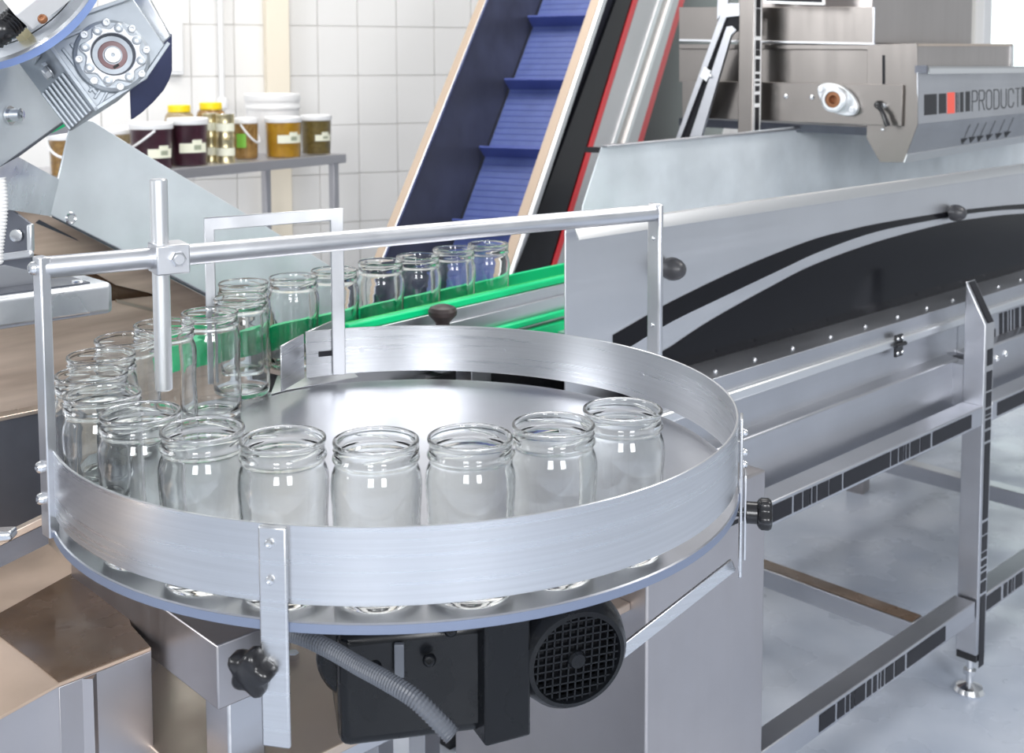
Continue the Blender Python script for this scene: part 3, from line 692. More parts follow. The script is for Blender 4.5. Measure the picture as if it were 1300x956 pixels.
# ================================================================== DOSING HOPPER (upper right)
HA, HB = frame(40.0)
HC = Y(1165, 120, 3.0)
dh = thing('dosing_hopper', V((HC.x+.3, HC.y+.8, 0)), 'stainless dosing hopper with dark lettering and black and red blocks, above the trough at right', 'machine')
def hs(u, v, off=0.0): return PL(u, v, HC+HA*off, HA)            # plane facing the camera's left
def hf(u, v, off=0.0): return PL(u, v, HC-HB*off, HB)            # plane of the lettered front
def hspoly(px, off, th, name, m, bevel=.001, parent=None): return MB().prism([hs(u, v, off) for u, v in px], HA*th).build(name, m, parent or dh, bevel)
def hfpoly(px, off, th, name, m, bevel=0, parent=None): return MB().prism([hf(u, v, off) for u, v in px], HB*th).build(name, m, parent or dh, bevel)
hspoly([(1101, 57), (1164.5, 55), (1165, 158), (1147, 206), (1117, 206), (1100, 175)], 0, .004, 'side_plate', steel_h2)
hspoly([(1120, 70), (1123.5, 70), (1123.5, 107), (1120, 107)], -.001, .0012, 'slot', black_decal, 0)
XR = 1.4
p_tl, p_bl = hf(1165, 92), hf(1165, 158)
ff = MB().prism([p_tl, p_tl+HA*XR, p_bl+HA*XR, p_bl], HB*.003).build('front_plate', steel_m, dh, .001)
lo = hs(1147, 206)
MB().prism([p_bl, p_bl+HA*XR, lo+HA*XR, lo], (HB*.6+UP*.2)*.004).build('lower_chute', steel_m, dh)
ldir = (lo-p_bl)
MB().prism([lo-ldir*.22, lo-ldir*.22+HA*XR, lo+HA*XR, lo], -HB*.002-UP*.002).build('chute_rim', bright, dh)
lt = hf(1172, 84); lbp = hf(1172, 94)
MB().prism([lt+HB*.04, lt-HB*.012, lt-HB*.016-UP*.006, lbp-HB*.016, lbp-HB*.012, lt-HB*.010-UP*.008, lt+HB*.04-UP*.003], HA*XR).build('front_lip', bright, dh)
MB().box(hs(1171, 88)-HB*0+HA*.004+HB*.004, (.012, .03, .02), (HA, HB, UP)).build('lip_end', dark_sheet, dh)
# recessed top panel, hopper box
rp0 = HC+HB*.045; 
def hr(u, v, off): return PL(u, v, HC+HB*off, HB)
MB().prism([hr(1164, 58, .05), hr(1284, 58, .05), hr(1284, 92, .05), hr(1164, 92, .05)], HB*.004).build('recess_panel', steel_h, dh)
MB().prism([hr(1163, 55.5, .045), hr(1286, 55.5, .045), hr(1286, 58.5, .045), hr(1163, 58.5, .045)], HB*.02).build('recess_edge', tan_steel, dh)
MB().prism([hr(1284, 57, .045), hr(1287, 57, .045), hr(1287, 84, .045), hr(1284, 84, .045)], HB*.02).build('recess_edge', bright, dh)
tw = (hs(1101, 57)-HC).dot(HB); o1 = (hs(1110, 57)-HC).dot(HB)+.02; sp0 = HC.dot(HA)
def hbox(sa, sb, ta, tb, za, zb): return MB().box(HA*(sp0+(sa+sb)/2)+HB*(HC.dot(HB)+(ta+tb)/2)+UP*((za+zb)/2), (sb-sa, tb-ta, zb-za), (HA, HB, UP))
z57 = hr(1164, 57, .05).z
hbox(.035, .86, o1, o1+.40, z57+.004, 2.25).build('hopper_box', steel_h, dh, .003)
hbox(.006, .80, .058, tw*.92, 1.33, z57).build('hopper_body', steel_h, dh, .003)
# lettering band
for ua, ub_, va, vb, m_ in ((1173.5, 1189.5, 120, 146.5, black_decal), (1192, 1201.5, 119, 144.5, black_decal), (1202.8, 1212.2, 117.5, 144.5, orange_vinyl), (1213.6, 1215, 117.5, 143, black_decal), (1216.3, 1217.3, 117.4, 142.6, black_decal),
                          (1219, 1223.3, 117, 142.5, black_decal), (1226, 1231.6, 116.3, 141.6, black_decal), (1297.2, 1312, 110.5, 134, black_decal)):
    sl_ = -.075
    hfpoly([(ua, va), (ub_, va+(ub_-ua)*-.06), (ub_, vb+(ub_-ua)*-.09), (ua, vb)], .0005, .0006, 'block_decal', m_, 0, ff)
def stroke(mb, pts, wdt=.0032):
    for i in range(len(pts)-1):
        p, q = pts[i], pts[i+1]; d = (q-p); L = d.length
        if L < 1e-6: continue
        d = d/L; n = d.cross(HB).normalized()
        mb.box((p+q)/2-HB*.0006, (L+wdt*.6, wdt, .0008), (d, n, HB))
def glyph(ch):
    def arc(cx, cy, rx, ry, a0, a1, n=6): return [(cx+rx*math.cos(D2(a0+(a1-a0)*i/n)), cy+ry*math.sin(D2(a0+(a1-a0)*i/n))) for i in range(n+1)]
    if ch == 'P': return [[(0, 0), (0, 1), (.6, 1)] + arc(.6, .85, .4, .15, 90, 0, 4) + arc(.6, .62, .4, .15, 0, -90, 4) + [(0, .47)]]
    if ch == 'R': return [[(0, 0), (0, 1), (.6, 1)] + arc(.6, .85, .4, .15, 90, 0, 4) + arc(.6, .64, .4, .15, 0, -90, 4) + [(0, .49)], [(.55, .49), (1, 0)]]
    if ch == 'O': return [arc(.5, .8, .5, .2, 180, 0, 8) + arc(.5, .2, .5, .2, 0, -180, 8) + [(0, .8)]]
    if ch == 'D': return [[(0, 0), (0, 1), (.5, 1)] + arc(.5, .78, .5, .22, 90, 0, 5) + arc(.5, .22, .5, .22, 0, -90, 5) + [(0, 0)]]
    if ch == 'U': return [[(0, 1)] + arc(.5, .2, .5, .2, 180, 360, 8) + [(1, 1)]]
    if ch == 'C': return [[(1, .74)] + arc(.5, .8, .5, .2, 0, 180, 8) + arc(.5, .2, .5, .2, 180, 360, 8) + [(1, .26)]]
    if ch == 'T': return [[(-.1, 1), (1.1, 1)], [(.5, 1), (.5, 0)]]
uL = [1234.2, 1243, 1252.2, 1261.8, 1271, 1280.2, 1289.5]; uE = [1240.6, 1249.6, 1258.8, 1268.3, 1277.4, 1286.6, 1294.6]
for ch, ua, ub_ in zip('PRODUCT', uL, uE):
    lt_ = MB()
    f = lambda u: (u-1234)/(1295-1234)
    for st in glyph(ch):
        pp = []
        for gx, gy in st:
            u = ua+(ub_-ua)*gx; vt = 115.6-f(u)*3.6; vb_ = 140.8-f(u)*5.6
            pp.append(hf(u, vb_+(vt-vb_)*gy, 0))
        stroke(lt_, pp)
    lt_.build('letter', black_decal, ff)
# arrows pointing down on the lower chute
an = (lo-p_bl).cross(HA).normalized()
def hl(u, v): return PL(u, v, p_bl, an)
an2 = an if an.dot(CAM-p_bl) > 0 else -an
for (u0, v0) in ((1224, 176), (1234.5, 174.3), (1244.5, 173), (1256, 171.2), (1268, 169.5), (1279, 167.5)):
    aw = MB(); pts = [hl(u0-4.2, v0), hl(u0+4.2, v0-1), hl(u0-2.8, v0+7)]
    aw.prism([p+an2*.0006 for p in pts], an2*.0008)
    a_, b_ = hl(u0-.3, v0-.3), hl(u0+7.5, v0-18)
    d = (b_-a_).normalized(); nn = d.cross(an2)
    aw.box((a_+b_)/2+an2*.001, ((b_-a_).length, .0018, .0008), (d, nn, an2)); aw.build('arrow_decal', black_decal, dh)
# cross panels running left, arm with bearing
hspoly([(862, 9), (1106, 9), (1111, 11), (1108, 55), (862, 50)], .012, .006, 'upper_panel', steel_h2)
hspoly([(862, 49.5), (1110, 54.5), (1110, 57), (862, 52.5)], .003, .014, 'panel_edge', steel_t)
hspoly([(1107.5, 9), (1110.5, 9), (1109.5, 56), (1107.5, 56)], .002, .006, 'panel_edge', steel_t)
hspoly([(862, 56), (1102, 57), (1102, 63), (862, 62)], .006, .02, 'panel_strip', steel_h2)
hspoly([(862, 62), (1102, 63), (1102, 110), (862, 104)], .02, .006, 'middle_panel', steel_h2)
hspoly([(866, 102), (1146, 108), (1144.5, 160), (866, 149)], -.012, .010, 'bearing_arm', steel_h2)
for u, v in ((998, 122.5), (1031, 123.5)): bolt(hs(u, v, -.012), -HA, .008, dh, h=.006)
bc = hs(1066, 126, -.013)
hfl = MB()
ax1 = (-HB*.9-UP*.55).normalized(); ax2 = ax1.cross(HA).normalized(); pts = []
for i in range(40):
    a = 2*math.pi*i/40; rx = .058*(abs(math.cos(a))**1.2)*(1 if math.cos(a) > 0 else -1); ry = .036*math.sin(a)
    pts.append(bc+ax1*rx*1.1+ax2*ry)
br = hfl.prism(pts, -HA*.018).build('flange_bearing', alu_hi, dh, .003)
MB().lathe([(.034, .0), (.034, .03), (.028, .034), (.022, .034), (.022, .03)], bc-HA*.014, -HA, 28).build('bearing_ring', alu_hi, br)
MB().lathe([(.022, .0), (.022, .028), (.012, .03), (.012, .012), (0, .012)], bc-HA*.014, -HA, 24).build('bearing_bore', bear, br)
for sgn in (-1, 1): hexbolt(bc+ax1*.052*sgn-HA*.018, -HA, .009, .008, br)
hn0 = hs(1117, 133, -.014)
hd = MB().lathe([(0, .022), (.008, .02), (.011, .012), (.011, 0)], hn0, -HA, 16).build('clamp_hub', black_plastic, dh)
MB().tube([hn0-HA*.016, hs(1120, 142, -.04), hs(1127, 160, -.04)], [.006, .006, .0075], 10).build('clamp_lever', black_plastic, hd)
bolt(hs(1123, 134, -.014), -HA, .009, dh, h=.012); bolt(hs(1122, 164, .0), -HA, .006, dh, h=.01)
MB().prism([hs(862, 150, .03), hs(1102, 162, .03), hs(1102, 172, .05), hs(862, 160, .05)], HA*.3).build('under_tray', dark_sheet, dh)
# tall post with barcode
PB = Y(952, 60, 3.20)
def pf(u, v): return PL(u, v, PB, HA)
pdx = .047
pc0 = pf(935.5, 100); 
pw = (pf(955.5, 100)-pf(935.5, 100)).length
ptop, pbot = 2.3, .0
p_a = V((pf(937, 100).x, pf(937, 100).y, 0)); 
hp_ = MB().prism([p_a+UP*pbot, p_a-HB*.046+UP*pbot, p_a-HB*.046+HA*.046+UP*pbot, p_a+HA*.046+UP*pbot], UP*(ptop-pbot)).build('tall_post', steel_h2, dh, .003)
corner = p_a-HB*.046
MB().prism([corner+HA*.002+UP*.02, corner+HA*.044+UP*.02, corner+HA*.044-HB*.0006+UP*.02, corner+HA*.002-HB*.0006+UP*.02], UP*(ptop-.04)).build('decal_backing', white_plastic, hp_)
MB().prism([corner-HB*.0004, corner-HB*.0004+HA*.006, corner-HB*.0012+HA*.006, corner-HB*.0012], UP*ptop).build('post_edge', bright, hp_)
MB().prism([corner-HB*.0004+HA*.041, corner-HB*.0004+HA*.047, corner-HB*.0012+HA*.047, corner-HB*.0012+HA*.041], UP*ptop).build('post_edge', bright, hp_)
for va, vb in ((-60, 10), (11, 46), (51, 63), (63.5, 71), (75, 91), (94, 100), (103, 106), (109, 116), (120, 131), (136, 185)):
    za = PL(962, va, corner, HB).z; zb = PL(962, vb, corner, HB).z
    MB().box(corner+HA*.0235-HB*.0012+UP*(za+zb)/2, (.026, .0008, abs(za-zb)), (HA, HB, UP)).build('barcode_decal', black_decal, hp_)
# folded diagonal braces left of the post
def bp_(px, off, th, name, m, bevel=.0008):
    n = HA; return MB().prism([PL(u, v, PB+HA*off, n) for u, v in px], n*th).build(name, m, dh, bevel)
bp_([(857, 178), (863, 178), (922, 22), (940, 20), (940, 4), (924, 4), (914, 20)], .02, .012, 'brace', steel_m)
bp_([(863, 178), (875, 178), (932, 40), (940, 40), (940, 12), (925, 18)], .03, .004, 'brace_web', black_decal)
bp_([(874, 178), (889, 178), (928, 45), (935, 38), (929, 33), (922, 34)], .016, .012, 'brace', steel_m)
bp_([(888, 97), (894, 85), (902, 90), (897, 104)], .012, .006, 'brace_tie', bright)
bolt(PL(902, 97, PB+HA*.012, HA), -HA, .006, dh, h=.005)
bp_([(912, -40), (924, -40), (924, 12), (914, 20), (910, 26)], .021, .01, 'brace', steel_m)
bp_([(970, -30), (1046, -30), (1046, 6.5), (970, 4)], .02, .01, 'sign_panel', bright)
bp_([(972, -30), (1043.5, -30), (1043.5, 3.5), (972, 1)], .018, .002, 'sign_face', black_decal)
for hsx in (0.9, 1.35):
    p = HC+HA*hsx+HB*.5; MB().box((p.x, p.y, .75), (.06, .06, 1.5), (HA, HB, UP)).build('rear_post', steel_h, dh)

# ================================================================== LEFT SIDE: chute, gear motor, boxes
def plane3(p, q, r): n = (q-p).cross(r-p).normalized(); return n if n.dot(CAM-p) > 0 else -n
c1, c2, c3 = Y(62, 272, 1.95), Y(400, 380, 2.42), Y(91, 151, 2.0)
cn = plane3(c1, c2, c3)
ch = thing('galvanised_chute', V((c1.x, c1.y, 0)), 'large galvanised sheet chute sloping down to the right, behind the handrail', 'chute')
MB().prism([PL(u, v, c1, cn) for u, v in ((91, 151), (95, 150), (118, 153.5), (180, 193), (302, 265), (396, 323), (428, 343), (428, 458), (268, 375), (152, 315.5), (63, 272))], -cn*.004).build('side_sheet', galv, ch, .0015)
hb_ = PL(90, 277, c1, cn); MB().lathe([(.0, .001), (.006, .001), (.009, .003), (.011, .001), (.011, -.002)], hb_, cn, 14).build('rivet', chrome, ch)
l0_ = Y(-40, 195, 1.62); l1_ = Y(22, 200, 1.72)
MB().prism([Y(-60, 225, 1.55), Y(0, 212, 1.66), Y(23, 199, 1.74), PL(74, 227, c1, cn), PL(63, 272, c1, cn), Y(-60, 252, 1.5)][0:6], V((.1, .25, -.6)).normalized()*.004).build('front_sheet', galv_b, ch)
b0_ = PL(63, 272.5, c1, cn)
MB().prism([PL(63, 274, c1, cn)+V((0, .01, 0)), PL(428, 462, c1, cn)+V((0, .01, 0)), PL(428, 462, c1, cn)+V((0, .35, .03)), PL(63, 274, c1, cn)+V((0, .35, .03))], UP*-.004).build('bottom_sheet', dark_sheet, ch)
p = PL(250, 300, c1, cn)
for u in (100, 400):
    p = PL(u, 300 if u < 200 else 440, c1, cn)+V((-.05, .55, 0)); MB().box((p.x, p.y, (p.z-.05)/2), (.05, .05, p.z-.05)).build('leg', steel_m, ch)
# sheet machine housing under the chute, brown reflections put into its colour
bz = thing('machine_housing', Y(150, 700, 2.15)*1.0, 'streaked sheet metal housing with painted brown reflections, under the galvanised chute', 'housing')
bz.location.z = 0
bh0 = Y(60, 300, 2.08); bh1 = Y(300, 400, 2.38); bdir = V(((bh1-bh0).x, (bh1-bh0).y, 0)).normalized(); bn = V((bdir.y, -bdir.x, 0))
def bpt(u, v, off=0): return PL(u, v, bh0-bn*off, bn)
MB().prism([bpt(u, v) for u, v in ((-60, 235), (30, 262), (66, 276), (275, 384), (310, 420), (310, 400+25), (190, 372), (148, 362), (100, 335), (-60, 300))], -bn*.004).build('upper_sheet', brown_sheet, bz)
MB().prism([bpt(u, v, .03) for u, v in ((-60, 290), (150, 340), (190, 355), (315, 410), (315, 470), (-60, 470))], -bn*.004).build('recess_sheet', MATS['rust_brown_sheet'], bz)
MB().prism([bpt(u, v, .0) for u, v in ((-60, 420), (150, 381), (230, 372), (315, 420), (315, 900), (-60, 900))], -bn*.004).build('lower_sheet', brown_sheet, bz)
MB().prism([bpt(u, v, -.004) for u, v in ((148, 380), (196, 392), (196, 396), (148, 384))], -bn*.004).build('seam_strip', tan_steel, bz)
MB().prism([bpt(u, v, -.003) for u, v in ((45, 283), (100, 306), (96, 303), (50, 279))], -bn*.002).build('crack_seam', dark_sheet, bz)
q0_, q1_ = bpt(-60, 900, .0), bpt(315, 900, 0)
MB().box((( q0_+q1_)/2).xy.to_3d()-bn*.25+UP*.45, ((q1_-q0_).length*.95, .4, .9), (bdir, bn, UP)).build('frame_body', dark_sheet, bz)
# galvanised box beam
gt = 1.63
gb = thing('galvanised_box', W(.45, gt+.06, 1.1), 'shiny mottled galvanised box beam with rounded end, left of the handrail post', 'beam')
sE = s_at(143, gt, 1.2); zt_ = T(143, 358, gt).z; zb_ = T(143, 398, gt).z
mbox(sE-.75, sE, gt, gt+.10, zb_, zt_).build('box_body', galv_b, gb, .008, 3)
mbox(sE-.75, sE-.03, gt+.012, gt+.09, zt_, zt_+.002).build('top_recess', dark_sheet, gb)
for u, v in ((98, 357.5),): MB().lathe([(0, .003), (.008, .002), (.010, 0)], Z(u, v, zt_+.002), UP, 12).build('rivet', chrome, gb)
MB().prism([T(-30, 342, gt+.06), T(8, 337, gt+.06), T(44, 345, gt+.06), T(44, 372, gt+.06), T(-30, 380, gt+.06)], B*.006).build('upright_plate', MATS['machine_steel'], gb)
# c-shaped channel above it
cc = thing('steel_channel', Y(20, 345, 1.75), 'dark steel channel with a bright flange, at far left under the chute', 'bracket')
MB().prism([Y(u, v, 1.78) for u, v in ((-20, 268), (8, 262), (38, 284), (40, 342), (6, 345), (-20, 345))], V((.3, 1, 0)).normalized()*.005).build('web', MATS['dark_grey_sheet'], cc)
MB().prism([Y(u, v, 1.74) for u, v in ((33, 286), (39.5, 284), (40.5, 318), (37, 323), (33.5, 320))], V((.3, 1, 0)).normalized()*.008).build('flange', galv_b, cc, .002)
MB().prism([Y(u, v, 1.73) for u, v in ((-20, 325), (36, 318), (40, 322), (39, 327), (-20, 334))], V((.3, 1, 0)).normalized()*.008).build('flange', galv_b, cc, .002)
MB().lathe([(.008, 0), (.010, .003), (.006, .004), (0, .003)], Y(21, 299, 1.775), V((0, -1, 0)), 12).build('rivet', chrome, cc)
# white corrugated hose at the picture edge
pts = [Y(-2+3*math.sin(i*.05), 226+i*1.1, 1.60) for i in range(0, 100)]
wh = MB().tube(pts, [.010 if i % 4 < 2 else .0082 for i in range(len(pts))], 14).build('white_hose', white_plastic, origin=pts[0], ang=80)
tag(wh, 'white corrugated hose hanging at the left edge in front of the chute', 'hose')
# inclined plate conveyor arm carrying the gear motor
pa = thing('inclined_arm', Y(20, 160, 1.78), 'dull steel side plate of an inclined arm, below the gear motor', 'arm')
i0, i1, i2 = Y(0, 80, 1.72), Y(85, 151, 1.88), Y(0, 212, 1.70); in_ = plane3(i0, i1, i2)
MB().prism([PL(u, v, i0, in_) for u, v in ((-60, 70), (30, 74), (60, 128), (86, 150), (62, 172), (0, 213), (-60, 255))], -in_*.006).build('side_plate', galv, pa, .001)
MB().prism([PL(u, v, i0+in_*.002, in_) for u, v in ((86, 150), (88, 152), (0, 216.5), (-60, 258), (-60, 254), (0, 212))], -in_*.03).build('edge_strip', dark_sheet, pa)
bp0 = PL(14, 146, i0+in_*.004, in_); MB().lathe([(.0, .012), (.004, .012), (.005, .018), (.0095, .017), (.010, 0), (.014, 0), (.014, -.003)], bp0, in_, 18).build('bolt', chrome, pa)
MB().cyl(bp0-V((.012, 0, 0)), bp0+in_*.008-V((.012, 0, 0)), .007).build('bolt', chrome, pa)
MB().prism([PL(u, v, i0-in_*.02, in_) for u, v in ((64, 164), (70, 155), (92, 151), (90, 157), (66, 169))], -in_*.01).build('green_cable', green, pa)
pq = Y(-22, 150, 2.32); MB().box((pq.x, pq.y, .72), (.06, .06, 1.44)).build('leg', steel_m, pa)
MB().box(((PL(-22, 150, i0, in_)+pq)/2).xy.to_3d()+UP*1.40, (.05, (pq-PL(-22, 150, i0, in_)).length, .05)).build('leg_arm', steel_m, pa)
# gear motor, upper left
DG = 1.70
e1 = V((.57, .10, -.815)).normalized(); ndir = V((.50, -.85, .12))
ndir = (ndir-e1*ndir.dot(e1)).normalized(); e2 = ndir.cross(e1).normalized()
if e2.x < 0: e2 = -e2
gc = Y(143, 70, DG)
k1 = DG/F_PX*1.0
def gp(a, b, c=0): return gc+e1*a+e2*b+ndir*c
gmu = thing('worm_gear_motor', gc-UP*.12, 'grey cast aluminium worm gear motor with a lobed flange, at upper left', 'motor')
hw, hh = .058, .072
hx = MB().prism([gp(-.088, -.062, -.012), gp(.050, -.066, -.012), gp(.052, .020, -.012), gp(.030, .078, -.012), gp(-.055, .082, -.012)], -ndir*.105-e2*.030).build('gear_case', alu, gmu, .004)
SH = -e2*.030
# raised rim and ribs on the front of the case
rim = MB()
def rb_(a0, b0, a1, b1, w_=.006, h0=-.012, h1=-.004):
    p, q = gp(a0, b0, 0), gp(a1, b1, 0); d = (q-p).normalized(); n = ndir.cross(d)
    rim.box((p+q)/2+ndir*(h0+h1)/2, ((q-p).length+w_, w_, h1-h0), (d, n, ndir))
for r in ((-.088, -.062, .050, -.066), (.050, -.066, .052, .02), (.052, .02, .030, .078), (-.088, -.062, -.055, .082)): rb_(*r)
for b in (-.050, -.036): rb_(-.045, b, .03, b-.001, .005, -.012, -.008)
for a in (.012, .024, .036): rb_(a, -.02-.3*(a), a+.012, -.056, .004, -.012, -.008)
for b in (.0, .015): rb_(.036, b, .050, b, .004, -.012, -.007)
for a in (-.07, -.06): rb_(a, -.045, a+.006, -.012, .005, -.012, -.007)
rim.build('case_ribs', alu, hx, .001)
sr = MB()
for k in range(7):
    c = -.024-k*.0135; sh_ = SH*((-c-.012)/.105)
    p = gp(-.02, -.0665, c)+sh_; q = gp(.048, -.0675, c)+sh_; d = (q-p).normalized()
    sr.box((p+q)/2, ((q-p).length, .004, .005), (d, e2, ndir))
for a in (-.075, -.06, -.045): 
    sr.box(gp(a, -.0655, -.06)+SH*.46, (.006, .006, .06), (e1, e2, ndir))
tag(sr.build('side_fins', alu, hx, .0008), kind='stuff')
hexbolt(gp(-.034, -.067, -.05)+SH*.36, -e2, .009, .008, hx, 'plug', alu_hi)
fc = gc+ndir*-.012
MB().lathe([(0, 0), (.053, 0), (.055, .004), (.0535, .009), (.049, .012), (0, .012)], fc, ndir, 56).build('flange_base', alu, gmu)
fp_ = []
for i in range(96):
    a = 2*math.pi*i/96; r = .0475+.0055*math.cos(8*a+.4)+.001*math.cos(16*a); fp_.append(fc+(e1*math.cos(a)+e2*math.sin(a))*r*.9+ndir*.010)
lob = MB(); inn = [fc+(e1*math.cos(2*math.pi*i/96)+e2*math.sin(2*math.pi*i/96))*.0315+ndir*.010 for i in range(96)]
vs = fp_+inn+[p+ndir*.009 for p in fp_]+[p+ndir*.009 for p in inn]; n = 96; fs = []
for i in range(n):
    j = (i+1) % n; fs += [(i, j, 2*n+j, 2*n+i), (n+i, 3*n+i, 3*n+j, n+j), (2*n+i, 2*n+j, 3*n+j, 3*n+i), (i, n+i, n+j, j)]
lob.add(vs, fs).build('lobed_flange', alu_hi, gmu, .0012)
for k in range(8):
    a = 2*math.pi*(k+.0)/8-.05; p = fc+(e1*math.cos(a)+e2*math.sin(a))*.040+ndir*.019
    MB().lathe([(.0068, .0002), (.0060, .0018), (.0035, .0014), (.0032, -.003), (0, -.003)], p, ndir, 14).build('flange_hole', alu, gmu)
    a += math.pi/8; p = fc+(e1*math.cos(a)+e2*math.sin(a))*.0485+ndir*.012
    MB().lathe([(.0058, 0), (.0058, .005), (.0048, .006), (.003, .006), (.0028, .002), (0, .002)], p, ndir, 12).build('bolt', alu_hi, gmu)
MB().lathe([(.0315, .016), (.030, .017), (.0285, .012), (.0285, .006), (.020, .006)], fc, ndir, 40).build('seal_ring', hose_grey, gmu)
MB().lathe([(.0225, .006), (.0225, .011), (.020, .013), (.014, .012), (.012, .008)], fc, ndir, 36).build('oil_seal', shaft_m, gmu)
MB().lathe([(.0125, .004), (.0125, .013), (.0115, .0145), (.003, .0145), (.0028, .011), (0, .011)], fc, ndir, 28).build('shaft', alu_hi, gmu)
MB().box(fc+e1*.016+ndir*.012-e2*.006, (.004, .009, .003), (e1, e2, ndir)).build('shaft_key', black_plastic, gmu)
# input flange disc with a blue rim and the motor on it
dn = (V((-.215, -.75, .62))).normalized(); dc = Y(15, -13, DG-.10)
MB().lathe([(0, 0), (.126, 0), (.1295, -.003), (.1295, -.004), (0, -.004)], dc, dn, 90).build('input_flange', MATS['bright_galvanised'], gmu)
MB().lathe([(.104, .001), (.104, .010), (.094, .014), (0, .014)], dc, dn, 60).build('motor_spigot', alu_hi, gmu)
MB().lathe([(0, -.004), (.130, -.004), (.130, -.016), (.12, -.018), (0, -.022)], dc, dn, 90).build('blue_rim', blue_edge, gmu)
MB().lathe([(0, -.018), (.04, -.018), (.04, -.04), (0, -.04)], dc, dn, 36).build('input_neck', alu, gmu)
pbm = PL(87, 31, dc, V((0, -1, 0))); mm = Y(88, 31, DG-.09)
MB().lathe([(0, .014), (.075, .014), (.08, .02), (.08, .08), (.07, .085), (0, .085)], dc, dn, 36).build('motor_body', alu_hi, gmu)
tb0 = Y(46, -12, DG-.24)
tx = V((.75, .2, .63)).normalized(); ty = (V((.5, -.4, -.75))).normalized(); ty = (ty-tx*ty.dot(tx)).normalized(); tz = tx.cross(ty)
tbb = MB().box(tb0, (.075, .055, .045), (tx, ty, tz)).build('terminal_box', white_plastic, gmu, .003)
bolt(Y(54, 24, DG-.275), V((.1, -.9, .3)), .006, tbb, h=.005, m=bear)
cg = [Y(u, v, d) for u, v, d in ((33, 14, DG-.235), (28, 18, DG-.235), (18, 26, DG-.24), (5, 38, DG-.25), (-15, 52, DG-.25), (-50, 78, DG-.25))]
pts = []
for i in range(len(cg)-1):
    for k in range(8): pts.append(cg[i].lerp(cg[i+1], k/8))
cgh = MB().tube(pts, [(.017 if i % 2 else .0145) if i > 8 else .0175 for i in range(len(pts))], 16).build('black_cable_gland', black_plastic, gmu, ang=80)
nb = Y(31, 45, DG-.165); hexbolt(nb, dn, .011, .016, gmu, 'flange_nut', gold)
# navy guard plate and pale sheet behind the gear motor
gn0 = DG+.10
npl = MB().prism([Y(u, v, gn0+(u-165)*.0012) for u, v in ((164, 112), (165.5, 152), (178, 143), (192, 130), (205, 115), (212, 102), (215.5, 90), (215.5, 44), (205, 40))], V((.45, .85, .1)).normalized()*.006).build('navy_guard', navy, bevel=.001, origin=Y(190, 150, gn0))
tag(npl, 'dark navy guard plate with a rounded lower corner, right of the gear motor', 'guard')
psh = MB().prism([Y(u, v, gn0-.02) for u, v in ((150, -30), (188, -30), (190, 0), (203, 24), (215.5, 46), (206, 55), (199, 59), (178, 30), (158, 8))], V((.2, .95, .1)).normalized()*.006).build('pale_guard_sheet', galv_b, bevel=.001, origin=Y(190, 55, gn0-.02))
tag(psh, 'pale bright sheet plate rising behind the gear motor flange', 'guard')
# dark trough at the far left
tt = T(25, 528, 1.60); TTt = Y(25, 528, 1.56).dot(B)
tr = thing('steel_trough', W(Y(25, 600, 1.56).dot(A)-.3, TTt+.1, .8), 'dark grey sheet trough with folded edges in painted tan reflection, left of the rotary table', 'trough')
sR = s_at(62, TTt, 1.0)
ztt = T(25, 529, TTt).z; ztb = T(25, 668, TTt).z
mbox(sR-1.1, sR, TTt, TTt+.004, ztb-.02, ztt).build('back_sheet', dark_sheet, tr)
mbox(sR-1.1, sR, TTt-.004, TTt+.02, ztt, ztt+.006).build('top_edge', tan_steel, tr, .001)
mbox(sR-1.1, sR, TTt-.25, TTt, ztb-.02, ztb-.015).build('bottom_sheet', tan_steel, tr)
z2 = .905
fe0, fe1 = Y(-80, 722, 1.33), Y(58, 655, 1.36)
MB().prism([fe0, fe1, fe1+UP*-.010, fe0+UP*-.010], V((-.1, .2, 0)).normalized()*.012).build('front_edge', tan_steel, tr, .001)
MB().prism([fe0-UP*.010, fe1-UP*.010, Y(62, 690, 1.36), Y(-80, 760, 1.33)], V((-.1, .2, 0)).normalized()*.004).build('front_sheet', dark_sheet, tr)
MB().box(W(sR-.5, TTt-.1, (ztb-.02)/2), (.5, .15, ztb-.02), (A, B, UP)).build('stand', dark_sheet, tr)
# drip tray lower left
ZTY = .86
dt = thing('drip_tray', Z(60, 780, 0.3)*1.0, 'tan rusty sheet drip tray with a dark patch, at lower left', 'tray')
pA = [Z(u, v, ZTY) for u, v in ((-90, 700), (40, 672), (75, 702), (158, 758), (167, 795), (192, 822), (74, 868), (-90, 960))]
dt.location = (pA[0]+pA[4])/2; dt.location.z = 0
MB().prism(pA, UP*-.004).build('tray_sheet', tan_sheet, dt, .001)
MB().prism([Z(u, v, ZTY+.0006) for u, v in ((92, 728), (120, 740), (158, 760), (166, 794), (190, 821), (74, 866), (40, 838), (0, 808), (-20, 790))], UP*.0008).build('dark_patch', rust_brown, dt)  # darker brown patch laid over the tray sheet
MB().prism([pA[5]-UP*.004, pA[6]-UP*.004, pA[6]-UP*.30, pA[5]-UP*.30], V((-.1, .3, 0)).normalized()*.004).build('side_sheet', ped_steel, dt, .001)
MB().prism([pA[4]-UP*.004, pA[5]-UP*.004, pA[5]-UP*.3, pA[4]-UP*.3], V((-.3, .1, 0)).normalized()*.004).build('side_sheet', ped_steel, dt, .001)
cen = sum((p for p in pA), V((0, 0, 0)))/len(pA)
MB().box((cen.x-.05, cen.y, .43), (.3, .3, .85)).build('stand', ped_steel, dt)
cl = MB().prism([Y(-30, 678, 1.22), Y(13, 676, 1.22), Y(14, 688, 1.22), Y(-30, 694, 1.22)], V((0, .02, 0))).build('chrome_clamp', chrome, bevel=.003, origin=Y(0, 685, 1.22))
tag(cl, 'small polished steel block at the left edge, above the drip tray', 'clamp')

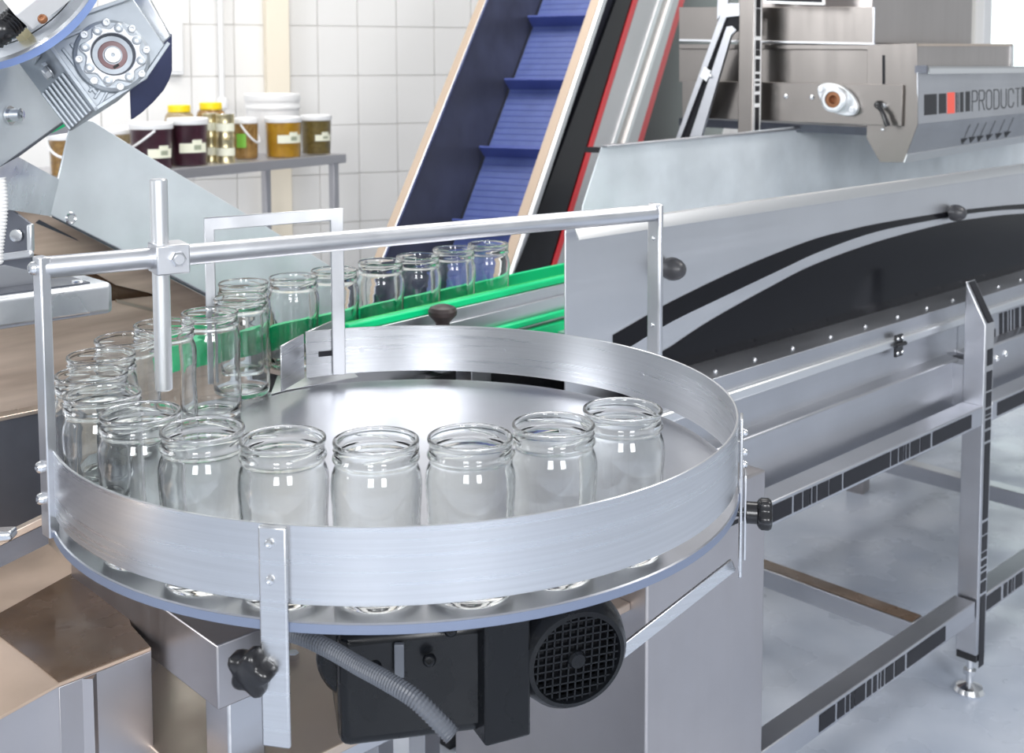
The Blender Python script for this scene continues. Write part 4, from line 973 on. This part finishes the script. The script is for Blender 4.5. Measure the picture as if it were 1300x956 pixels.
# ================================================================== SHELF AND PRESERVES
SA, SBk = frame(35.5)                                   # along the shelf, and to its back
SC = Y(440, 195, 5.0)                                   # right front corner of the shelf top
def sp_(k, q, z=0): return SC-SA*k+SBk*q+UP*z
tb_ = thing('steel_shelf', V((sp_(.8, .25).x, sp_(.8, .25).y, 0)), 'stainless steel work table holding buckets of preserves, against the tiled wall', 'table')
SL, SD = 2.0, .50
MB().box(sp_(SL/2, SD/2, -.02), (SL, SD, .04), (SA, SBk, UP)).build('table_top', table_m, tb_, .004)
for k, q in ((.04, .04), (.04, SD-.04), (SL-.04, .04), (SL-.04, SD-.04)):
    p = sp_(k, q); MB().box((p.x, p.y, (p.z-.04)/2), (.032, .032, p.z-.04), (SA, SBk, UP)).build('leg', table_m, tb_, .003)
zs = SC.z
def on_table(u, q):                                     # point on the table top seen in column u, q metres behind the front edge
    lo_, hi_ = -1, 4
    for _ in range(60):
        m_ = (lo_+hi_)/2; p = sp_(m_, q)-CAM
        if p.dot(CR)/p.dot(_f)*F_PX+PX < u: hi_ = m_
        else: lo_ = m_
    return sp_(lo_, q)
def wid(p, px): return px*(p-CAM).dot(_f)/F_PX
def bucket(u, q, wpx, hpx, fill, label, lab=None, handle=False, hdir=0, fillfrac=.86, lidm=None, group=None, labm=None):
    p = on_table(u, q); r = wid(p, wpx)/2; h = wid(p, hpx)
    t = thing('preserve_bucket', p, label, 'bucket', group)
    if fill:
        MB().lathe([(0, .002), (r*.88, .002), (r*.90, .006), (r*(.90+.06*fillfrac), h*fillfrac), (0, h*fillfrac)], p, UP, 32).build('contents', fill, t)
        MB().lathe([(0, 0), (r*.90, 0), (r*.915, .004), (r*.985, h*.9), (r*.975, h*.9), (r*.965, h*fillfrac), (r*.905, .004)], p, UP, 32).build('bucket_wall', clear_pl, t)
    else:
        MB().lathe([(0, 0), (r*.88, 0), (r*.90, .006), (r*.98, h*.9), (r*.9, h*.9)], p, UP, 32).build('bucket_wall', white_plastic, t)
        MB().lathe([(r*.97, h*.74), (r*1.02, h*.745), (r*1.02, h*.79), (r*.97, h*.795)], p, UP, 32).build('stacking_rim', white_plastic, t)
    MB().lathe([(r*.99, h*.86), (r*1.0, h*.86), (r*1.02, h*.88), (r*1.02, h*.975), (r*.98, h), (r*.9, h), (r*.88, h*.985), (0, h*.985)], p, UP, 36).build('lid', lidm or white_plastic, t)
    cd = (CAM-p); cd.z = 0; cd.normalize()
    if lab:
        hz0, hz1, a0, a1 = lab; rr = r*.985
        x = cd; y = UP.cross(x)
        def ring(aa0, aa1, z0, z1, extra, m_, name, par):
            mb = MB(); vs = []; n = 12
            for i in range(n+1):
                a = D2(aa0+(aa1-aa0)*i/n); d = x*math.cos(a)+y*math.sin(a)
                vs += [p+d*(rr+extra)+UP*z0, p+d*(rr+extra)+UP*z1]
            fs = [(2*i, 2*i+2, 2*i+3, 2*i+1) for i in range(n)]
            return mb.add(vs, fs).build(name, m_, par)
        lb1 = ring(a0, a1, h*hz0, h*hz1, .0008, labm or label_m, 'label', t)
        mid = a0+(a1-a0)*.62
        if lidm is None:
            ring(mid-15, mid+15, h*hz1, h*(hz1+.07), .0008, label_m, 'label_crest', lb1)
            ring(mid-10, mid+12, h*(hz0+.06), h*(hz1-.04), .0014, label_dark, 'label_print', lb1)
    if handle:
        ca, sa_ = math.cos(D2(hdir)), math.sin(D2(hdir)); cd = cd*ca+UP.cross(cd)*sa_; s_ = UP.cross(cd)
        pts = [p+s_*r*1.03+cd*.0+UP*h*.84]
        for i in range(1, 12):
            a = math.pi*i/12; pts.append(p+s_*(r*1.03*math.cos(a))+cd*(r*1.06*math.sin(a))+UP*(h*.84-h*handle*math.sin(a)))
        pts.append(p-s_*r*1.03+UP*h*.84)
        MB().tube(pts, .0045, 8).build('handle', white_plastic, t)
    return t
bucket(86, .12, 44, 52, amber_f, 'amber preserve bucket with white handle, half hidden by the chute plate', handle=.40)
bucket(143, .34, 44, 46, beige_f, 'beige preserve bucket with a flat white lid, behind the purple buckets')
bucket(166, .40, 44, 46, beige_f, 'second white-lidded bucket just behind the left purple bucket')
bucket(193, .10, 54, 58, plum, 'purple preserve bucket with cream label, left one of the purple pair', (.24, .44, -10, 62), handle=.40, hdir=-80)
bucket(239.5, .10, 51, 60, plum, 'purple preserve bucket with cream label, right one of the purple pair', (.28, .48, -25, 58))
bucket(313, .16, 31, 52, amber_f, 'small amber bucket with green label and white handle, right of gold tins', (.28, .62, -50, 0), handle=.45, hdir=65, lidm=white_plastic, labm=green_label)
bucket(347, .36, 69, 74, None, 'big plain white bucket with a white lid, behind the yellow bucket')
bucket(360, .10, 47, 51, yellow_f, 'yellow preserve bucket with cream label, before the big white bucket', (.36, .56, -18, 66))
bucket(402, .12, 39, 49, olive_f, 'olive brown preserve bucket with a small label, at right end of table', (.34, .50, -5, 60))
def yjar(u, q, wpx, hpx, label):
    p = on_table(u, q); r = wid(p, wpx)/2; h = wid(p, hpx)
    t = thing('preserve_jar', p, label, 'jar', 'yellow lidded jars on the table')
    MB().lathe([(0, .001), (r*.9, .001), (r*.97, r*.12), (r*.97, h*.70), (r*.85, h*.82), (r*.66, h*.87), (0, h*.87)], p, UP, 30).build('contents', amber_f if u > 250 else beige_f, t)
    MB().lathe([(0, 0), (r*.92, 0), (r, r*.1), (r, h*.70), (r*.88, h*.83), (r*.70, h*.88), (r*.70, h*.93)], p, UP, 30).build('glass_wall', clear_pl, t)
    MB().lathe([(r*.70, h*.87), (r*.74, h*.88), (r*.74, h*.985), (r*.7, h), (0, h)], p, UP, 30).build('lid', yellow_lid, t)
yjar(229, .32, 38, 70, 'tall amber jar with yellow lid, left of the yellow-lidded pair')
yjar(269, .32, 38, 70, 'tall amber jar with yellow lid, right of the yellow-lidded pair')
def tin(u, q, wpx, hpx, n, label):
    p = on_table(u, q); r = wid(p, wpx)/2; h = wid(p, hpx)/n
    for i in range(n):
        pz = p+UP*(h*i)
        t = thing('gold_tin', pz, label[i], 'tin', 'gold tins stacked on the table')
        MB().lathe([(0, 0), (r*.97, 0), (r, .002), (r, .006), (r*.975, .008), (r*.975, h*.33), (r*.985, h*.35), (r*.975, h*.37), (r*.975, h*.63), (r*.985, h*.65), (r*.975, h*.67), (r*.975, h-.008), (r, h-.006), (r, h-.002), (r*.95, h-.0005)], pz, UP, 30).build('can_body', gold, t)
        MB().lathe([(r*.99, h*.30), (r*1.0, h*.30), (r*1.0, h*.62), (r*.99, h*.62)], pz, UP, 30).build('label_band', label_m, t)
        MB().lathe([(r*.95, h-.0005), (r*.92, h-.004), (0, h-.004)], pz, UP, 30).build('can_lid', chrome, t)
tin(287, .06, 23, 62, 2, ['gold tin with cream label band, lower of the front stack on table', 'gold tin, upper of the front stack beside the small bucket'])
tin(268, .14, 20, 62, 2, ['gold tin, lower of the rear stack right of purple bucket', 'gold tin, upper of the rear stack right of purple bucket'])
